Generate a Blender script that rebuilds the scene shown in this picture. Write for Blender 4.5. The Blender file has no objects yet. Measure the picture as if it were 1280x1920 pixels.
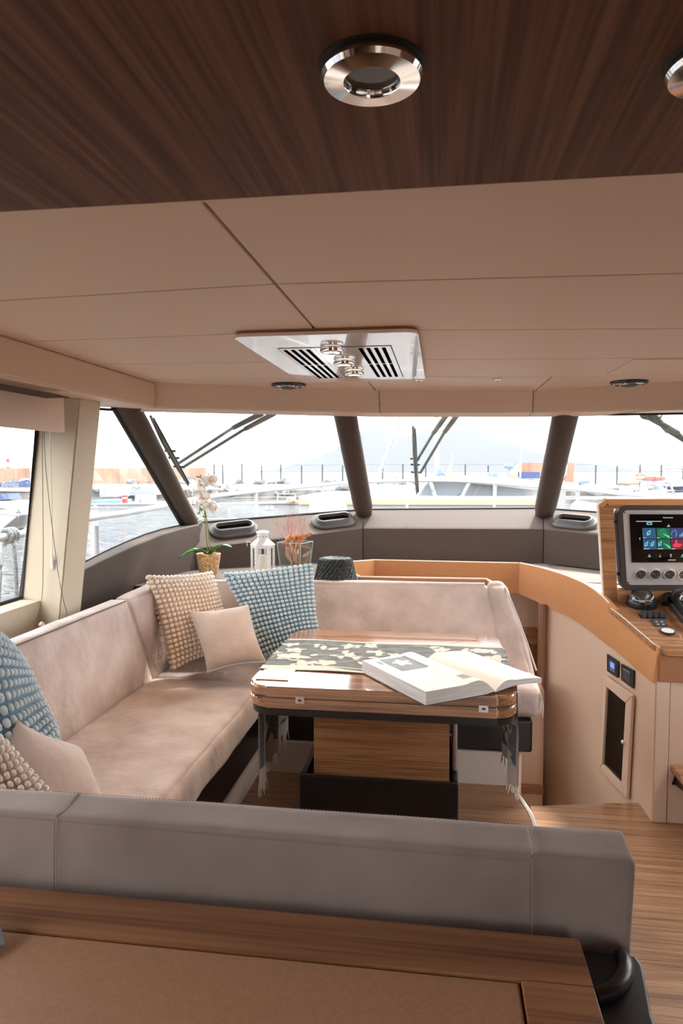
import bpy, bmesh, math, random
from mathutils import Vector, Matrix, noise
random.seed(7)
C = bpy.context.scene.collection
PI = math.pi
# ------------------------------------------------------------ camera
EYE = Vector((0, 0, 1.6)); FPX = 1300.0
YAW = math.atan(185/FPX); PITCH = -math.atan(75/FPX)
cam = bpy.data.cameras.new('camera'); camo = bpy.data.objects.new('camera', cam); C.objects.link(camo)
cam.sensor_fit = 'HORIZONTAL'; cam.sensor_width = 36; cam.lens = 36*FPX/1280; cam.clip_start = .02; cam.clip_end = 20000
camo.location = EYE; camo.rotation_euler = (PI/2+PITCH, 0, YAW)
bpy.context.scene.camera = camo
# ------------------------------------------------------------ world, sun, exposure
vs = bpy.context.scene.view_settings
vs.view_transform = 'Standard'; vs.look = 'None'; vs.gamma = 1; vs.use_curve_mapping = False
vs.exposure = 2.72
w = bpy.data.worlds.new('overcast_sky'); bpy.context.scene.world = w; w.use_nodes = True
nt = w.node_tree; bg = nt.nodes['Background']
tc = nt.nodes.new('ShaderNodeTexCoord'); sx = nt.nodes.new('ShaderNodeSeparateXYZ'); rp = nt.nodes.new('ShaderNodeValToRGB')
nt.links.new(tc.outputs['Generated'], sx.inputs[0]); nt.links.new(sx.outputs['Z'], rp.inputs[0]); nt.links.new(rp.outputs[0], bg.inputs[0])
rp.color_ramp.elements[0].position = 0.0; rp.color_ramp.elements[0].color = (.93, .96, 1, 1)
rp.color_ramp.elements[1].position = .6; rp.color_ramp.elements[1].color = (1, 1, 1, 1)
bg.inputs[1].default_value = 1.0
sl = bpy.data.lights.new('hazy_sun', 'SUN'); sl.energy = 1.1; sl.angle = math.radians(6); sl.color = (1, .93, .84)
so = bpy.data.objects.new('hazy_sun', sl); C.objects.link(so); so.location = (6, 6, 8)
so.rotation_euler = Vector((-.30, -.62, -1)).to_track_quat('-Z', 'Y').to_euler()

# ------------------------------------------------------------ measuring helper: a pixel's ray met with a real plane
_cy, _sy, _cp, _sp = math.cos(YAW), math.sin(YAW), math.cos(PITCH), math.sin(PITCH)
FWD = Vector((-_sy*_cp, _cy*_cp, _sp)); RGT = Vector((_cy, _sy, 0)); UPV = RGT.cross(FWD)
def ray(px, py): return FWD + RGT*((px-640)/FPX) + UPV*((960-py)/FPX)
def at(px, py, ax, v):
    d = ray(px, py); i = 'xyz'.index(ax)
    return EYE + d*((v-EYE[i])/d[i])
def hit(px, py, P, N):
    d = ray(px, py); return EYE + d*((P-EYE).dot(N)/d.dot(N))

# ------------------------------------------------------------ materials
def mat(name, col, rough=.6, metal=0., **k):
    m = bpy.data.materials.new(name); m.use_nodes = True
    b = m.node_tree.nodes['Principled BSDF']
    b.inputs['Base Color'].default_value = (*col, 1); b.inputs['Roughness'].default_value = rough; b.inputs['Metallic'].default_value = metal
    for a, v in k.items(): b.inputs[a.replace('_', ' ')].default_value = v
    return m
def nodes(m):
    n = m.node_tree; return n, n.nodes['Principled BSDF']
def grain(m, c1, c2, scale, detail=4., bump=0., bscale=None, stretch=(1, 1, 1), dist=.002, pos=(.35, .65)):
    """procedural mottling / weave and relief"""
    n, b = nodes(m)
    tc = n.nodes.new('ShaderNodeTexCoord'); mp = n.nodes.new('ShaderNodeMapping'); mp.inputs['Scale'].default_value = stretch
    n.links.new(tc.outputs['Object'], mp.inputs[0])
    t = n.nodes.new('ShaderNodeTexNoise'); t.inputs['Scale'].default_value = scale; t.inputs['Detail'].default_value = detail
    n.links.new(mp.outputs[0], t.inputs['Vector'])
    r = n.nodes.new('ShaderNodeValToRGB'); r.color_ramp.elements[0].position = pos[0]; r.color_ramp.elements[1].position = pos[1]
    r.color_ramp.elements[0].color = (*c1, 1); r.color_ramp.elements[1].color = (*c2, 1)
    n.links.new(t.outputs['Fac'], r.inputs[0]); n.links.new(r.outputs[0], b.inputs['Base Color'])
    if bump:
        t2 = n.nodes.new('ShaderNodeTexNoise'); t2.inputs['Scale'].default_value = bscale or scale; t2.inputs['Detail'].default_value = 3
        n.links.new(mp.outputs[0], t2.inputs['Vector'])
        bp = n.nodes.new('ShaderNodeBump'); bp.inputs['Strength'].default_value = bump; bp.inputs['Distance'].default_value = dist
        n.links.new(t2.outputs['Fac'], bp.inputs['Height']); n.links.new(bp.outputs[0], b.inputs['Normal'])
    return m
def wood(name, c1, c2, c3, axis='x', fine=160., rough=.35, coat=0., wave=.8):
    """grain running along axis"""
    m = mat(name, c2, rough, Coat_Weight=coat, Coat_Roughness=.08); n, b = nodes(m)
    tc = n.nodes.new('ShaderNodeTexCoord'); mp = n.nodes.new('ShaderNodeMapping')
    s = {'x': (.025, 1, 1), 'y': (1, .025, 1), 'z': (1, 1, .025)}[axis]; mp.inputs['Scale'].default_value = s
    n.links.new(tc.outputs['Object'], mp.inputs[0])
    a = n.nodes.new('ShaderNodeTexNoise'); a.inputs['Scale'].default_value = fine; a.inputs['Detail'].default_value = 3
    c = n.nodes.new('ShaderNodeTexNoise'); c.inputs['Scale'].default_value = fine*.22; c.inputs['Detail'].default_value = 2; c.inputs['Distortion'].default_value = wave
    n.links.new(mp.outputs[0], a.inputs['Vector']); n.links.new(mp.outputs[0], c.inputs['Vector'])
    mx = n.nodes.new('ShaderNodeMath'); mx.operation = 'MULTIPLY_ADD'; mx.inputs[1].default_value = .5
    h = n.nodes.new('ShaderNodeMath'); h.operation = 'MULTIPLY'; h.inputs[1].default_value = .5
    n.links.new(c.outputs['Fac'], h.inputs[0]); n.links.new(a.outputs['Fac'], mx.inputs[0]); n.links.new(h.outputs[0], mx.inputs[2])
    r = n.nodes.new('ShaderNodeValToRGB'); e = r.color_ramp.elements
    e[0].position = .38; e[0].color = (*c1, 1); e[1].position = .62; e[1].color = (*c3, 1)
    k = e.new(.5); k.color = (*c2, 1)
    n.links.new(mx.outputs[0], r.inputs[0]); n.links.new(r.outputs[0], b.inputs['Base Color'])
    bp = n.nodes.new('ShaderNodeBump'); bp.inputs['Strength'].default_value = .12; bp.inputs['Distance'].default_value = .001
    n.links.new(a.outputs['Fac'], bp.inputs['Height']); n.links.new(bp.outputs[0], b.inputs['Normal'])
    return m
def glassy(name, tint=(1, 1, 1), rough=0., base=.04):
    m = bpy.data.materials.new(name); m.use_nodes = True; n = m.node_tree; n.nodes.clear()
    o = n.nodes.new('ShaderNodeOutputMaterial'); t = n.nodes.new('ShaderNodeBsdfTransparent'); g = n.nodes.new('ShaderNodeBsdfGlossy')
    t.inputs[0].default_value = (*tint, 1); g.inputs['Roughness'].default_value = rough
    lw = n.nodes.new('ShaderNodeLayerWeight'); lw.inputs[0].default_value = .5
    pw = n.nodes.new('ShaderNodeMath'); pw.operation = 'POWER'; pw.inputs[1].default_value = 4.; n.links.new(lw.outputs['Facing'], pw.inputs[0])
    f = n.nodes.new('ShaderNodeMath'); f.operation = 'MULTIPLY_ADD'; f.inputs[1].default_value = .6; f.inputs[2].default_value = base; n.links.new(pw.outputs[0], f.inputs[0])
    x = n.nodes.new('ShaderNodeMixShader')
    n.links.new(f.outputs[0], x.inputs[0]); n.links.new(t.outputs[0], x.inputs[1]); n.links.new(g.outputs[0], x.inputs[2]); n.links.new(x.outputs[0], o.inputs[0])
    return m
def emis(name, col, s):
    m = mat(name, (0, 0, 0), .4); b = nodes(m)[1]
    b.inputs['Emission Color'].default_value = (*col, 1); b.inputs['Emission Strength'].default_value = s; return m

M = {}
M['vinyl'] = grain(mat('beige_vinyl', (.6, .46, .36), .55), (.67, .495, .375), (.71, .53, .41), 260, 2, .12, 900, dist=.0006)
M['vinyl_warm'] = grain(mat('warm_beige_vinyl', (.62, .45, .33), .5), (.68, .485, .36), (.72, .52, .39), 260, 2, .12, 900, dist=.0006)
M['linen'] = grain(mat('cream_linen', (.62, .52, .39), .7), (.57, .47, .345), (.66, .56, .42), 300, 3, .2, 500, stretch=(1, 1, 4), dist=.0006)
M['joint'] = mat('dark_joint', (.12, .08, .06), .8)
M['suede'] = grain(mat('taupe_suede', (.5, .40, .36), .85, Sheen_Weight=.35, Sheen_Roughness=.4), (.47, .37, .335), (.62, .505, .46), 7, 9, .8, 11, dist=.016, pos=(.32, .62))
M['suede_shaded'] = grain(mat('shaded_taupe_suede', (.36, .29, .26), .9, Sheen_Weight=.2), (.265, .192, .164), (.35, .265, .232), 5, 8, .5, 7, dist=.012)  # darker copy of the suede, with the near backrest's shade in its colour
M['suede_edge'] = grain(mat('pale_suede_piping_lit_tops', (.68, .6, .56), .7), (.62, .54, .5), (.72, .64, .6), 8, 4)  # also on backrest tops, whose window light is put into this paler colour
M['stitch'] = mat('taupe_stitching', (.25, .19, .165), .9)
M['seam'] = mat('suede_seam', (.16, .12, .10), .9)
M['slot'] = mat('dark_slot', (.004, .003, .003), 1., Specular_IOR_Level=0.)
M['blackv'] = mat('black_vinyl', (.012, .010, .010), .33)
M['blackp'] = mat('black_plastic', (.013, .013, .014), .3)
M['darkgrey'] = mat('dark_grey_plastic', (.055, .055, .06), .42)
M['dash'] = grain(mat('brown_dash_fabric', (.13, .10, .085), .75), (.064, .043, .033), (.088, .062, .049), 500, 2, .25, 900, dist=.0006)
M['vent'] = mat('grey_brown_vent', (.06, .052, .05), .45)
M['ledge'] = grain(mat('taupe_ledge_vinyl', (.2, .16, .14), .6), (.17, .135, .115), (.21, .17, .145), 300, 2)
M['ledge_dark'] = mat('dark_taupe_ledge', (.10, .078, .066), .65)
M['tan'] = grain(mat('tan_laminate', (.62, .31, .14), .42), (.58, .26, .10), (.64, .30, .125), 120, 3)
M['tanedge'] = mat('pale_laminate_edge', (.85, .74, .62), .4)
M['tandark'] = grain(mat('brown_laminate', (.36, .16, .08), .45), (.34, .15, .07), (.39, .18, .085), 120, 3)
M['teak_x'] = wood('teak_veneer_across', (.22, .095, .038), (.36, .165, .068), (.48, .25, .115), 'x', 210, .35, .3)
M['teak_y'] = wood('teak_veneer_along', (.22, .095, .038), (.40, .19, .08), (.50, .26, .12), 'y', 150, .3, .5)
M['teak_z'] = wood('teak_veneer_upright', (.16, .065, .026), (.30, .135, .058), (.38, .18, .08), 'z', 150, .35, .3)
M['table'] = wood('varnished_teak_table', (.20, .08, .032), (.36, .16, .068), (.46, .23, .11), 'x', 120, .16, 1.); nodes(M['table'])[1].inputs['Coat IOR'].default_value = 1.75
M['counter'] = wood('dark_teak_counter', (.13, .048, .02), (.27, .115, .05), (.36, .165, .075), 'x', 90, .4, .35)
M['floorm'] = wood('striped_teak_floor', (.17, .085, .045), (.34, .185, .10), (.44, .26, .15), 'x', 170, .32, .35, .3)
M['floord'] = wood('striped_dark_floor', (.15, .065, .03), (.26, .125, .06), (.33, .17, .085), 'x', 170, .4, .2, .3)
M['ceilw'] = wood('walnut_ceiling_veneer', (.082, .034, .018), (.142, .060, .031), (.195, .088, .047), 'y', 130, .6, .0, 1.2); nodes(M['ceilw'])[1].inputs['Specular IOR Level'].default_value = .2
M['inlay'] = grain(mat('tan_leather_inlay', (.40, .21, .12), .5), (.385, .20, .11), (.43, .23, .13), 150, 3, .1, 600, dist=.0005)
M['white'] = mat('white_lacquer', (.8, .78, .76), .3)
M['whitetrim'] = mat('white_trim', (.78, .72, .68), .35)
M['plinth'] = grain(mat('pale_plinth', (.66, .57, .51), .6), (.64, .55, .49), (.68, .59, .53), 80, 2)
M['chrome'] = mat('chrome', (.82, .82, .82), .08, 1.)
M['steel'] = mat('brushed_steel', (.72, .70, .68), .3, 1.)
M['plate'] = mat('polished_pale_plate', (.84, .76, .71), .2, 0., Coat_Weight=1., Coat_Roughness=.03)
M['glass'] = glassy('window_glass', (.98, .99, .99))
M['vase'] = glassy('clear_vase_glass', (.92, .96, .96), .02)
M['lamp_on'] = emis('lit_lamp_lens', (1, .66, .36), 1.2)
M['lens'] = mat('smoked_lamp_lens', (.05, .045, .04), .12, 0)
M['blackglass'] = mat('black_glass', (.003, .003, .003), .12, 0, Specular_IOR_Level=.25)
M['bezel_ring'] = mat('pale_chrome_bezel', (.88, .87, .86), .22, .8)
M['rubber'] = mat('black_window_seal', (.012, .012, .012), .6)
M['cream_base'] = mat('cream_pillow_cloth', (.66, .43, .27), .9, Sheen_Weight=.3)
M['cream_tuft'] = mat('cream_pillow_tufts', (.86, .76, .68), .9, Sheen_Weight=.5)
M['blue_base'] = mat('blue_pillow_cloth', (.14, .24, .34), .9, Sheen_Weight=.3)
M['blue_tuft'] = grain(mat('blue_pillow_tufts', (.42, .56, .64), .9, Sheen_Weight=.5), (.44, .56, .61), (.58, .68, .72), 40, 3)
M['taupe'] = grain(mat('taupe_velvet', (.52, .40, .35), .75, Sheen_Weight=.7), (.49, .375, .325), (.56, .44, .385), 9, 5, .6, 9, dist=.02)
M['zip'] = mat('grey_zip', (.55, .53, .54), .6)
M['wicker'] = grain(mat('wicker', (.6, .36, .17), .6), (.42, .22, .09), (.72, .47, .25), 60, 2)
M['soil'] = mat('potting_moss', (.09, .05, .025), .95)
M['leafg'] = grain(mat('orchid_leaf', (.03, .16, .03), .25), (.02, .12, .02), (.05, .24, .04), 25, 2)
M['stem'] = mat('orchid_stem', (.22, .20, .06), .5)
M['petal'] = mat('white_petal', (.86, .82, .80), .6, Subsurface_Weight=.15)
M['lip'] = mat('orchid_lip', (.80, .45, .20), .6)
M['bud'] = mat('green_bud', (.14, .32, .08), .5)
M['wax'] = mat('cream_candle_wax', (.85, .78, .66), .6, Subsurface_Weight=.1)
M['driedp'] = mat('dried_pink_twigs', (.55, .28, .22), .8)
M['plume'] = grain(mat('dried_orange_plume', (.75, .34, .16), .85), (.62, .24, .1), (.88, .48, .26), 30, 3)
M['straw'] = grain(mat('black_straw', (.02, .022, .025), .55), (.008, .009, .01), (.06, .065, .07), 130, 3, .8, 150, dist=.004)
M['paper'] = mat('book_paper', (.80, .77, .76), .55)
M['paperedge'] = grain(mat('book_page_edges', (.6, .56, .54), .8), (.50, .46, .44), (.68, .64, .62), 300, 2, stretch=(.02, .02, 1))
M['photo'] = grain(mat('printed_photo', (.12, .12, .12), .4), (.012, .012, .012), (.09, .085, .085), 14, 4)
M['ink'] = mat('grey_print', (.35, .34, .35), .7)
M['runner'] = grain(mat('slate_blue_cloth', (.10, .14, .16), .85), (.11, .13, .135), (.22, .245, .25), 70, 4, .5, 14, stretch=(.3, 1, 1), dist=.006)
M['runnerc'] = mat('cream_cloth_print', (.74, .65, .59), .85)
M['fringe'] = mat('cream_fringe', (.78, .68, .60), .9)
M['greyrub'] = mat('grey_helm_rubber', (.055, .045, .042), .5)
M['silver'] = mat('silver_fascia', (.50, .48, .47), .38, .25)
M['podside'] = mat('grey_pod_side', (.33, .32, .33), .45)
# outdoors
M['gel'] = mat('white_gelcoat', (.31, .31, .315), .4)
M['salmon'] = mat('salmon_varnish', (.75, .33, .22), .4)
M['orangeh'] = mat('orange_gelcoat', (.78, .36, .20), .4)
M['navy'] = mat('navy_canvas', (.06, .09, .20), .8)
M['bluec'] = mat('blue_canvas', (.15, .22, .42), .8)
M['boatglass'] = mat('boat_window', (.22, .25, .28), .1)
M['alu'] = mat('aluminium_mast', (.55, .56, .58), .35, .5)
M['arm'] = mat('wiper_grey', (.10, .115, .11), .5)
M['wallo'] = grain(mat('rusty_harbour_wall', (.42, .24, .16), .9), (.27, .15, .10), (.40, .25, .18), .6, 4, stretch=(1, 1, .25))
M['stone'] = grain(mat('breakwater_stone', (.24, .22, .20), .9), (.10, .095, .09), (.24, .22, .20), 1.2, 6)
M['rock'] = grain(mat('breakwater_rock', (.16, .16, .17), .9), (.09, .09, .10), (.26, .25, .25), .8, 4)
M['post'] = mat('grey_fence_post', (.07, .075, .08), .7)
M['mount'] = mat('hazy_hill', (.122, .131, .143), 1., Specular_IOR_Level=0.)
M['red'] = mat('red_paint', (.55, .04, .03), .5)
M['coral'] = mat('coral_red_cover', (.80, .13, .10), .7)
M['green'] = mat('flag_green', (.05, .35, .12), .8)
M['rope'] = grain(mat('grey_rope', (.22, .23, .25), .9), (.15, .16, .18), (.30, .31, .33), 90, 2)
M['skin'] = mat('skin', (.55, .33, .24), .6)
M['cloth_w'] = mat('white_shirt', (.75, .75, .78), .8)
M['grey'] = mat('mid_grey', (.30, .31, .33), .6)
def water():
    m = mat('harbour_water', (.035, .043, .045), .06, 0, Specular_IOR_Level=.2); n, b = nodes(m)
    tc = n.nodes.new('ShaderNodeTexCoord'); mp = n.nodes.new('ShaderNodeMapping'); mp.inputs['Scale'].default_value = (.9, 2.6, 1)
    t = n.nodes.new('ShaderNodeTexNoise'); t.inputs['Scale'].default_value = 1.3; t.inputs['Detail'].default_value = 4
    bp = n.nodes.new('ShaderNodeBump'); bp.inputs['Strength'].default_value = 1.; bp.inputs['Distance'].default_value = .45
    n.links.new(tc.outputs['Object'], mp.inputs[0]); n.links.new(mp.outputs[0], t.inputs['Vector']); n.links.new(t.outputs['Fac'], bp.inputs['Height']); n.links.new(bp.outputs[0], b.inputs['Normal'])
    return m
M['water'] = water()

# ------------------------------------------------------------ object helpers
def root_pos(p):
    v = Vector((0, 0, 0))
    while p is not None: v = v + p.location; p = p.parent
    return v
def build(name, bm, m, parent=None, smooth=35, local=False, origin=None, keep=False):
    me = bpy.data.meshes.new(name)
    if not keep: bmesh.ops.recalc_face_normals(bm, faces=bm.faces)
    off = root_pos(parent) if not local else Vector((0, 0, 0))
    if parent is None and origin is not None: off = Vector(origin)
    if off.length > 0: bmesh.ops.translate(bm, verts=bm.verts, vec=-off)
    bm.to_mesh(me); bm.free()
    for p in me.polygons: p.use_smooth = bool(smooth)
    if smooth: me.set_sharp_from_angle(angle=math.radians(smooth))
    if m is not None: me.materials.append(M[m] if isinstance(m, str) else m)
    o = bpy.data.objects.new(name, me); C.objects.link(o); o.parent = parent
    if parent is None and origin is not None: o.location = origin
    if 0 < smooth <= 50: wn_ = o.modifiers.new('weighted', 'WEIGHTED_NORMAL'); wn_.keep_sharp = True
    return o
def tag(o, label=None, cat=None, group=None, kind=None):
    if label: o['label'] = label
    if cat: o['category'] = cat
    if group: o['group'] = group
    if kind: o['kind'] = kind
    return o
def thing(name, loc, label, cat, group=None):
    o = bpy.data.objects.new(name, None); o.empty_display_size = .05; C.objects.link(o); o.location = loc
    return tag(o, label, cat, group)
def struct(name, bm, m, smooth=35, parent=None):
    o = build(name, bm, m, parent, smooth)
    if parent is None: o['kind'] = 'structure'
    return o
def B(): return bmesh.new()
def poly(bm, pts):
    return bm.faces.new([bm.verts.new(p) for p in pts])
def solid(bm, pts, vec, bevel=0., seg=2, pts2=None):
    """prism from polygon pts swept by vec (or to pts2)"""
    pts = [Vector(p) for p in pts]; q = [Vector(p) for p in pts2] if pts2 else [p+Vector(vec) for p in pts]
    a = [bm.verts.new(p) for p in pts]; b = [bm.verts.new(p) for p in q]; n = len(a)
    fs = [bm.faces.new(a), bm.faces.new(b[::-1])]
    for i in range(n): fs.append(bm.faces.new((a[i], b[i], b[(i+1) % n], a[(i+1) % n])))
    if bevel:
        es = list({e for f in fs for e in f.edges})
        bmesh.ops.recalc_face_normals(bm, faces=fs)
        bmesh.ops.bevel(bm, geom=es, offset=bevel, segments=seg, affect='EDGES', profile=.5, clamp_overlap=True)
    return bm
def box(bm, x0, x1, y0, y1, z0, z1, bevel=0., seg=2):
    return solid(bm, [(x0, y0, z0), (x1, y0, z0), (x1, y1, z0), (x0, y1, z0)], (0, 0, z1-z0), bevel, seg)
def tube(bm, pts, r, n=8, cap=True, closed=False):
    pts = [Vector(p) for p in pts]; rs = r if isinstance(r, (list, tuple)) else [r]*len(pts)
    rings = []; up = Vector((0, 0, 1)); N = len(pts)
    for i, p in enumerate(pts):
        if closed: d = pts[(i+1) % N]-pts[i-1]
        else: d = pts[min(i+1, N-1)]-pts[max(i-1, 0)]
        d.normalize()
        u = d.cross(up if abs(d.z) < .95 else Vector((0, 1, 0))).normalized(); v = u.cross(d)
        rings.append([bm.verts.new(p+(u*math.cos(2*PI*k/n)+v*math.sin(2*PI*k/n))*rs[i]) for k in range(n)])
    rg = range(N) if closed else range(N-1)
    for i in rg:
        a, b = rings[i], rings[(i+1) % N]
        for k in range(n): bm.faces.new((a[k], a[(k+1) % n], b[(k+1) % n], b[k]))
    if cap and not closed: bm.faces.new(rings[0][::-1]); bm.faces.new(rings[-1])
    return bm
def lathe(bm, c, prof, n=32, M4=None, fn=None, closed_ends=True):
    c = Vector(c); rings = []
    for j, (r, z) in enumerate(prof):
        ring = []
        for k in range(n):
            a = 2*PI*k/n; rr = r*(fn(a, j) if fn else 1)
            p = Vector((rr*math.cos(a), rr*math.sin(a), z))
            if M4: p = M4 @ p
            ring.append(bm.verts.new(c+p))
        rings.append(ring)
    for i in range(len(rings)-1):
        for k in range(n): bm.faces.new((rings[i][k], rings[i][(k+1) % n], rings[i+1][(k+1) % n], rings[i+1][k]))
    if closed_ends: bm.faces.new(rings[0][::-1]); bm.faces.new(rings[-1])
    return bm
def smoothpts(pts, k=6):
    pts = [Vector(p) for p in pts]; out = []
    for i in range(len(pts)-1):
        p0 = pts[max(i-1, 0)]; p1 = pts[i]; p2 = pts[i+1]; p3 = pts[min(i+2, len(pts)-1)]
        for j in range(k):
            t = j/k
            out.append(.5*((2*p1)+(p2-p0)*t+(2*p0-5*p1+4*p2-p3)*t*t+(3*p1-p0-3*p2+p3)*t**3))
    out.append(pts[-1]); return out
def softbox(bm, c8, r=.03, n=(10, 10, 5), puff=.0, amp=.0, sc=6.):
    """cushion: rounded box warped onto 8 corners c8 = bottom 4 (x0y0,x1y0,x1y1,x0y1) then top 4"""
    c8 = [Vector(c) for c in c8]
    L = [((c8[1]-c8[0]).length+(c8[5]-c8[4]).length)/2, ((c8[3]-c8[0]).length+(c8[7]-c8[4]).length)/2, ((c8[4]-c8[0]).length+(c8[6]-c8[2]).length)/2]
    H = [l/2 for l in L]; r = min([r]+[h*.98 for h in H])
    def samp(h, m):
        s = [-h+r*(1-math.cos(i*PI/2/4)) for i in range(4)]
        mid = [-(h-r)+(2*(h-r))*i/m for i in range(m+1)]
        return s+mid+[-v for v in s[::-1]]
    S = [samp(H[i], n[i]) for i in range(3)]
    cache = {}
    def vert(i, j, k):
        key = (i, j, k)
        if key in cache: return cache[key]
        p = Vector((S[0][i], S[1][j], S[2][k])); inn = Vector([max(-(H[a]-r), min(H[a]-r, p[a])) for a in range(3)])
        d = p-inn
        q = inn+d.normalized()*r if d.length > 1e-9 else p
        u = [q[a]/H[a] for a in range(3)]
        b = [max(0, 1-(p[a]/H[a])**2) for a in range(3)]
        if puff:
            for a in range(3):
                o1, o2 = (a+1) % 3, (a+2) % 3
                if abs(abs(p[a])-H[a]) < 1e-6: u[a] *= 1+puff/H[a]*(b[o1]*b[o2])**.5
        s, t, v = [(x+1)/2 for x in u]
        P = (c8[0]*(1-s)*(1-t)+c8[1]*s*(1-t)+c8[2]*s*t+c8[3]*(1-s)*t)*(1-v)+(c8[4]*(1-s)*(1-t)+c8[5]*s*(1-t)+c8[6]*s*t+c8[7]*(1-s)*t)*v
        if amp: P += noise.noise_vector(P*sc)*amp
        cache[key] = bm.verts.new(P); return cache[key]
    N = [len(s)-1 for s in S]
    for a in range(3):
        o1, o2 = (a+1) % 3, (a+2) % 3
        for side in (0, N[a]):
            for i in range(N[o1]):
                for j in range(N[o2]):
                    vs_ = []
                    for (di, dj) in ((0, 0), (1, 0), (1, 1), (0, 1)):
                        idx = [0, 0, 0]; idx[a] = side; idx[o1] = i+di; idx[o2] = j+dj; vs_.append(vert(*idx))
                    try: bm.faces.new(vs_)
                    except ValueError: pass
    return bm
def c8box(x0, x1, y0, y1, z0, z1):
    return [(x0, y0, z0), (x1, y0, z0), (x1, y1, z0), (x0, y1, z0), (x0, y0, z1), (x1, y0, z1), (x1, y1, z1), (x0, y1, z1)]
def ring_poly(c, rx, ry, n=24, z=0): return [(c[0]+rx*math.cos(2*PI*k/n), c[1]+ry*math.sin(2*PI*k/n), c[2]+z) for k in range(n)]
def rrect(x0, x1, y0, y1, r, n=5):
    out = []
    for cx, cy, a0 in ((x1-r, y1-r, 0), (x0+r, y1-r, PI/2), (x0+r, y0+r, PI), (x1-r, y0+r, 1.5*PI)):
        for k in range(n+1):
            a = a0+PI/2*k/n; out.append((cx+r*math.cos(a), cy+r*math.sin(a)))
    return out

# ============================================================ THE SETTING
# ---- floors
fb = B(); box(fb, -1.9, 1.8, -2.6, 1.15, -.06, 0); solid(fb, [(.36, 1.15, -.06), (1.8, 1.15, -.06), (1.8, 3.50, -.06), (.93, 3.44, -.06), (.44, 3.335, -.06)], (0, 0, .06))
struct('floor', fb, 'floorm', 0)
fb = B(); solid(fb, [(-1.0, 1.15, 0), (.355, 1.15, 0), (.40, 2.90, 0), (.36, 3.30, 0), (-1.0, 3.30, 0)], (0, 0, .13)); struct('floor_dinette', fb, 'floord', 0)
fb = B(); tube(fb, smoothpts([(.36, 1.15, .125), (.40, 2.2, .125), (.402, 2.88, .125), (.38, 3.08, .125), (.35, 3.20, .125)]), .012, 8); struct('trim_1', fb, 'whitetrim')
# ---- ceiling panels: seams measured as polylines y(x)
def seam(pts):
    def f(x):
        if x <= pts[0][0]: a, b = pts[0], pts[1]
        elif x >= pts[-1][0]: a, b = pts[-2], pts[-1]
        else:
            for a, b in zip(pts, pts[1:]):
                if a[0] <= x <= b[0]: break
        return a[1]+(b[1]-a[1])*(x-a[0])/(b[0]-a[0])
    return f
S0 = seam([(-2, 1.0), (2, 1.0)]); S1 = seam([(-1.5, 1.74), (-.397, 1.654), (1.9, 1.76)]); S2 = seam([(-1.5, 2.26), (-.397, 2.21), (.75, 2.34), (1.9, 2.45)])
S3 = seam([(-1.5, 2.75), (-.7, 2.817), (0, 2.84), (.68, 2.906), (1.9, 3.0)]); S4 = seam([(-1.43, 3.25), (-.7, 3.315), (0, 3.35), (.52, 3.43), (1.9, 3.48)])
SF = seam([(-1.434, 3.372), (-.342, 3.878), (.509, 3.999), (1.19, 3.683), (1.9, 3.35)])
XC = -.397
cb = B(); box(cb, -1.9, 1.9, -2.6, 4.05, 2.078, 2.10); ceil = struct('ceiling', cb, 'joint', 0)
def cpanel(x0, x1, lo, hi, g=.0032, m='vinyl', z=2.05):
    xs = [x0+g]+[x for x in (-1.43, -.7, -.397, -.342, 0, .509, .52, .68, .75, 1.19) if x0+.02 < x < x1-.02]+[x1-g]
    p = [(x, lo(x)+g, z) for x in xs]+[(x, hi(x)-g, z) for x in xs[::-1]]
    bm = B(); solid(bm, p, (0, 0, .026), .004, 2)
    build('ceiling_panel', bm, m, ceil, 40)
for x0, x1 in ((-1.88, XC), (XC, 1.88)):
    for lo, hi in ((S0, S1), (S1, S2), (S2, S3), (S3, S4)): cpanel(x0, x1, lo, hi)
for x0, x1 in ((-1.5, -.36), (-.36, .52), (.52, 1.88)): cpanel(x0, x1, S4, SF)
bm = B(); solid(bm, [(.765, 3.40, 2.046), (.752, 3.36, 2.046), (.76, 2.93, 2.046), (1.88, 2.98, 2.046), (1.88, 3.45, 2.046)], (0, 0, .01), .002, 1); build('ceiling_panel', bm, 'vinyl_warm', ceil, 0)
wb = B(); box(wb, -1.9, 1.9, -2.6, .996, 1.995, 2.06, .002); struct('ceiling_wood', wb, 'ceilw', 0)
wb = B(); box(wb, -1.9, 1.9, .996, 1.003, 1.995, 2.06, .001); struct('trim_2', wb, 'vinyl', 0)
# ---- port beam
bm = B(); solid(bm, [(-1.43, 3.365, 2.052), (-1.9, 3.30, 2.052), (-1.9, 3.50, 1.95), (-1.47, 3.45, 1.925), (-1.43, 3.365, 1.923)], (0, 0, 0), pts2=[(-1.43, -2.6, 2.052), (-1.9, -2.6, 2.052), (-1.9, -2.6, 1.92), (-1.47, -2.6, 1.885), (-1.43, -2.6, 1.89)])
bmesh.ops.bevel(bm, geom=[e for e in bm.edges if all(abs(v.co.x+1.43) < .01 for v in e.verts)], offset=.008, segments=3, affect='EDGES')
beam = struct('trim_3', bm, 'vinyl_warm', 30)
for k in range(6):
    x = -1.475-.018*k; bm = B(); solid(bm, [(x, -.6, 1.888), (x-.009, -.6, 1.888), (x-.009, 2.62, 1.9005), (x, 2.62, 1.9005)], (0, 0, -.004)); build('vent_slat', bm, 'dash', beam, 0)
# blind pelmet panel
bm = B(); solid(bm, [(-1.6, -2.6, 1.92), (-1.6, 2.80, 1.92), (-1.595, 2.793, 1.768), (-1.595, -2.6, 1.760)], (-.03, 0, 0), .004); struct('trim_4', bm, 'vinyl_warm', 30)
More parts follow.
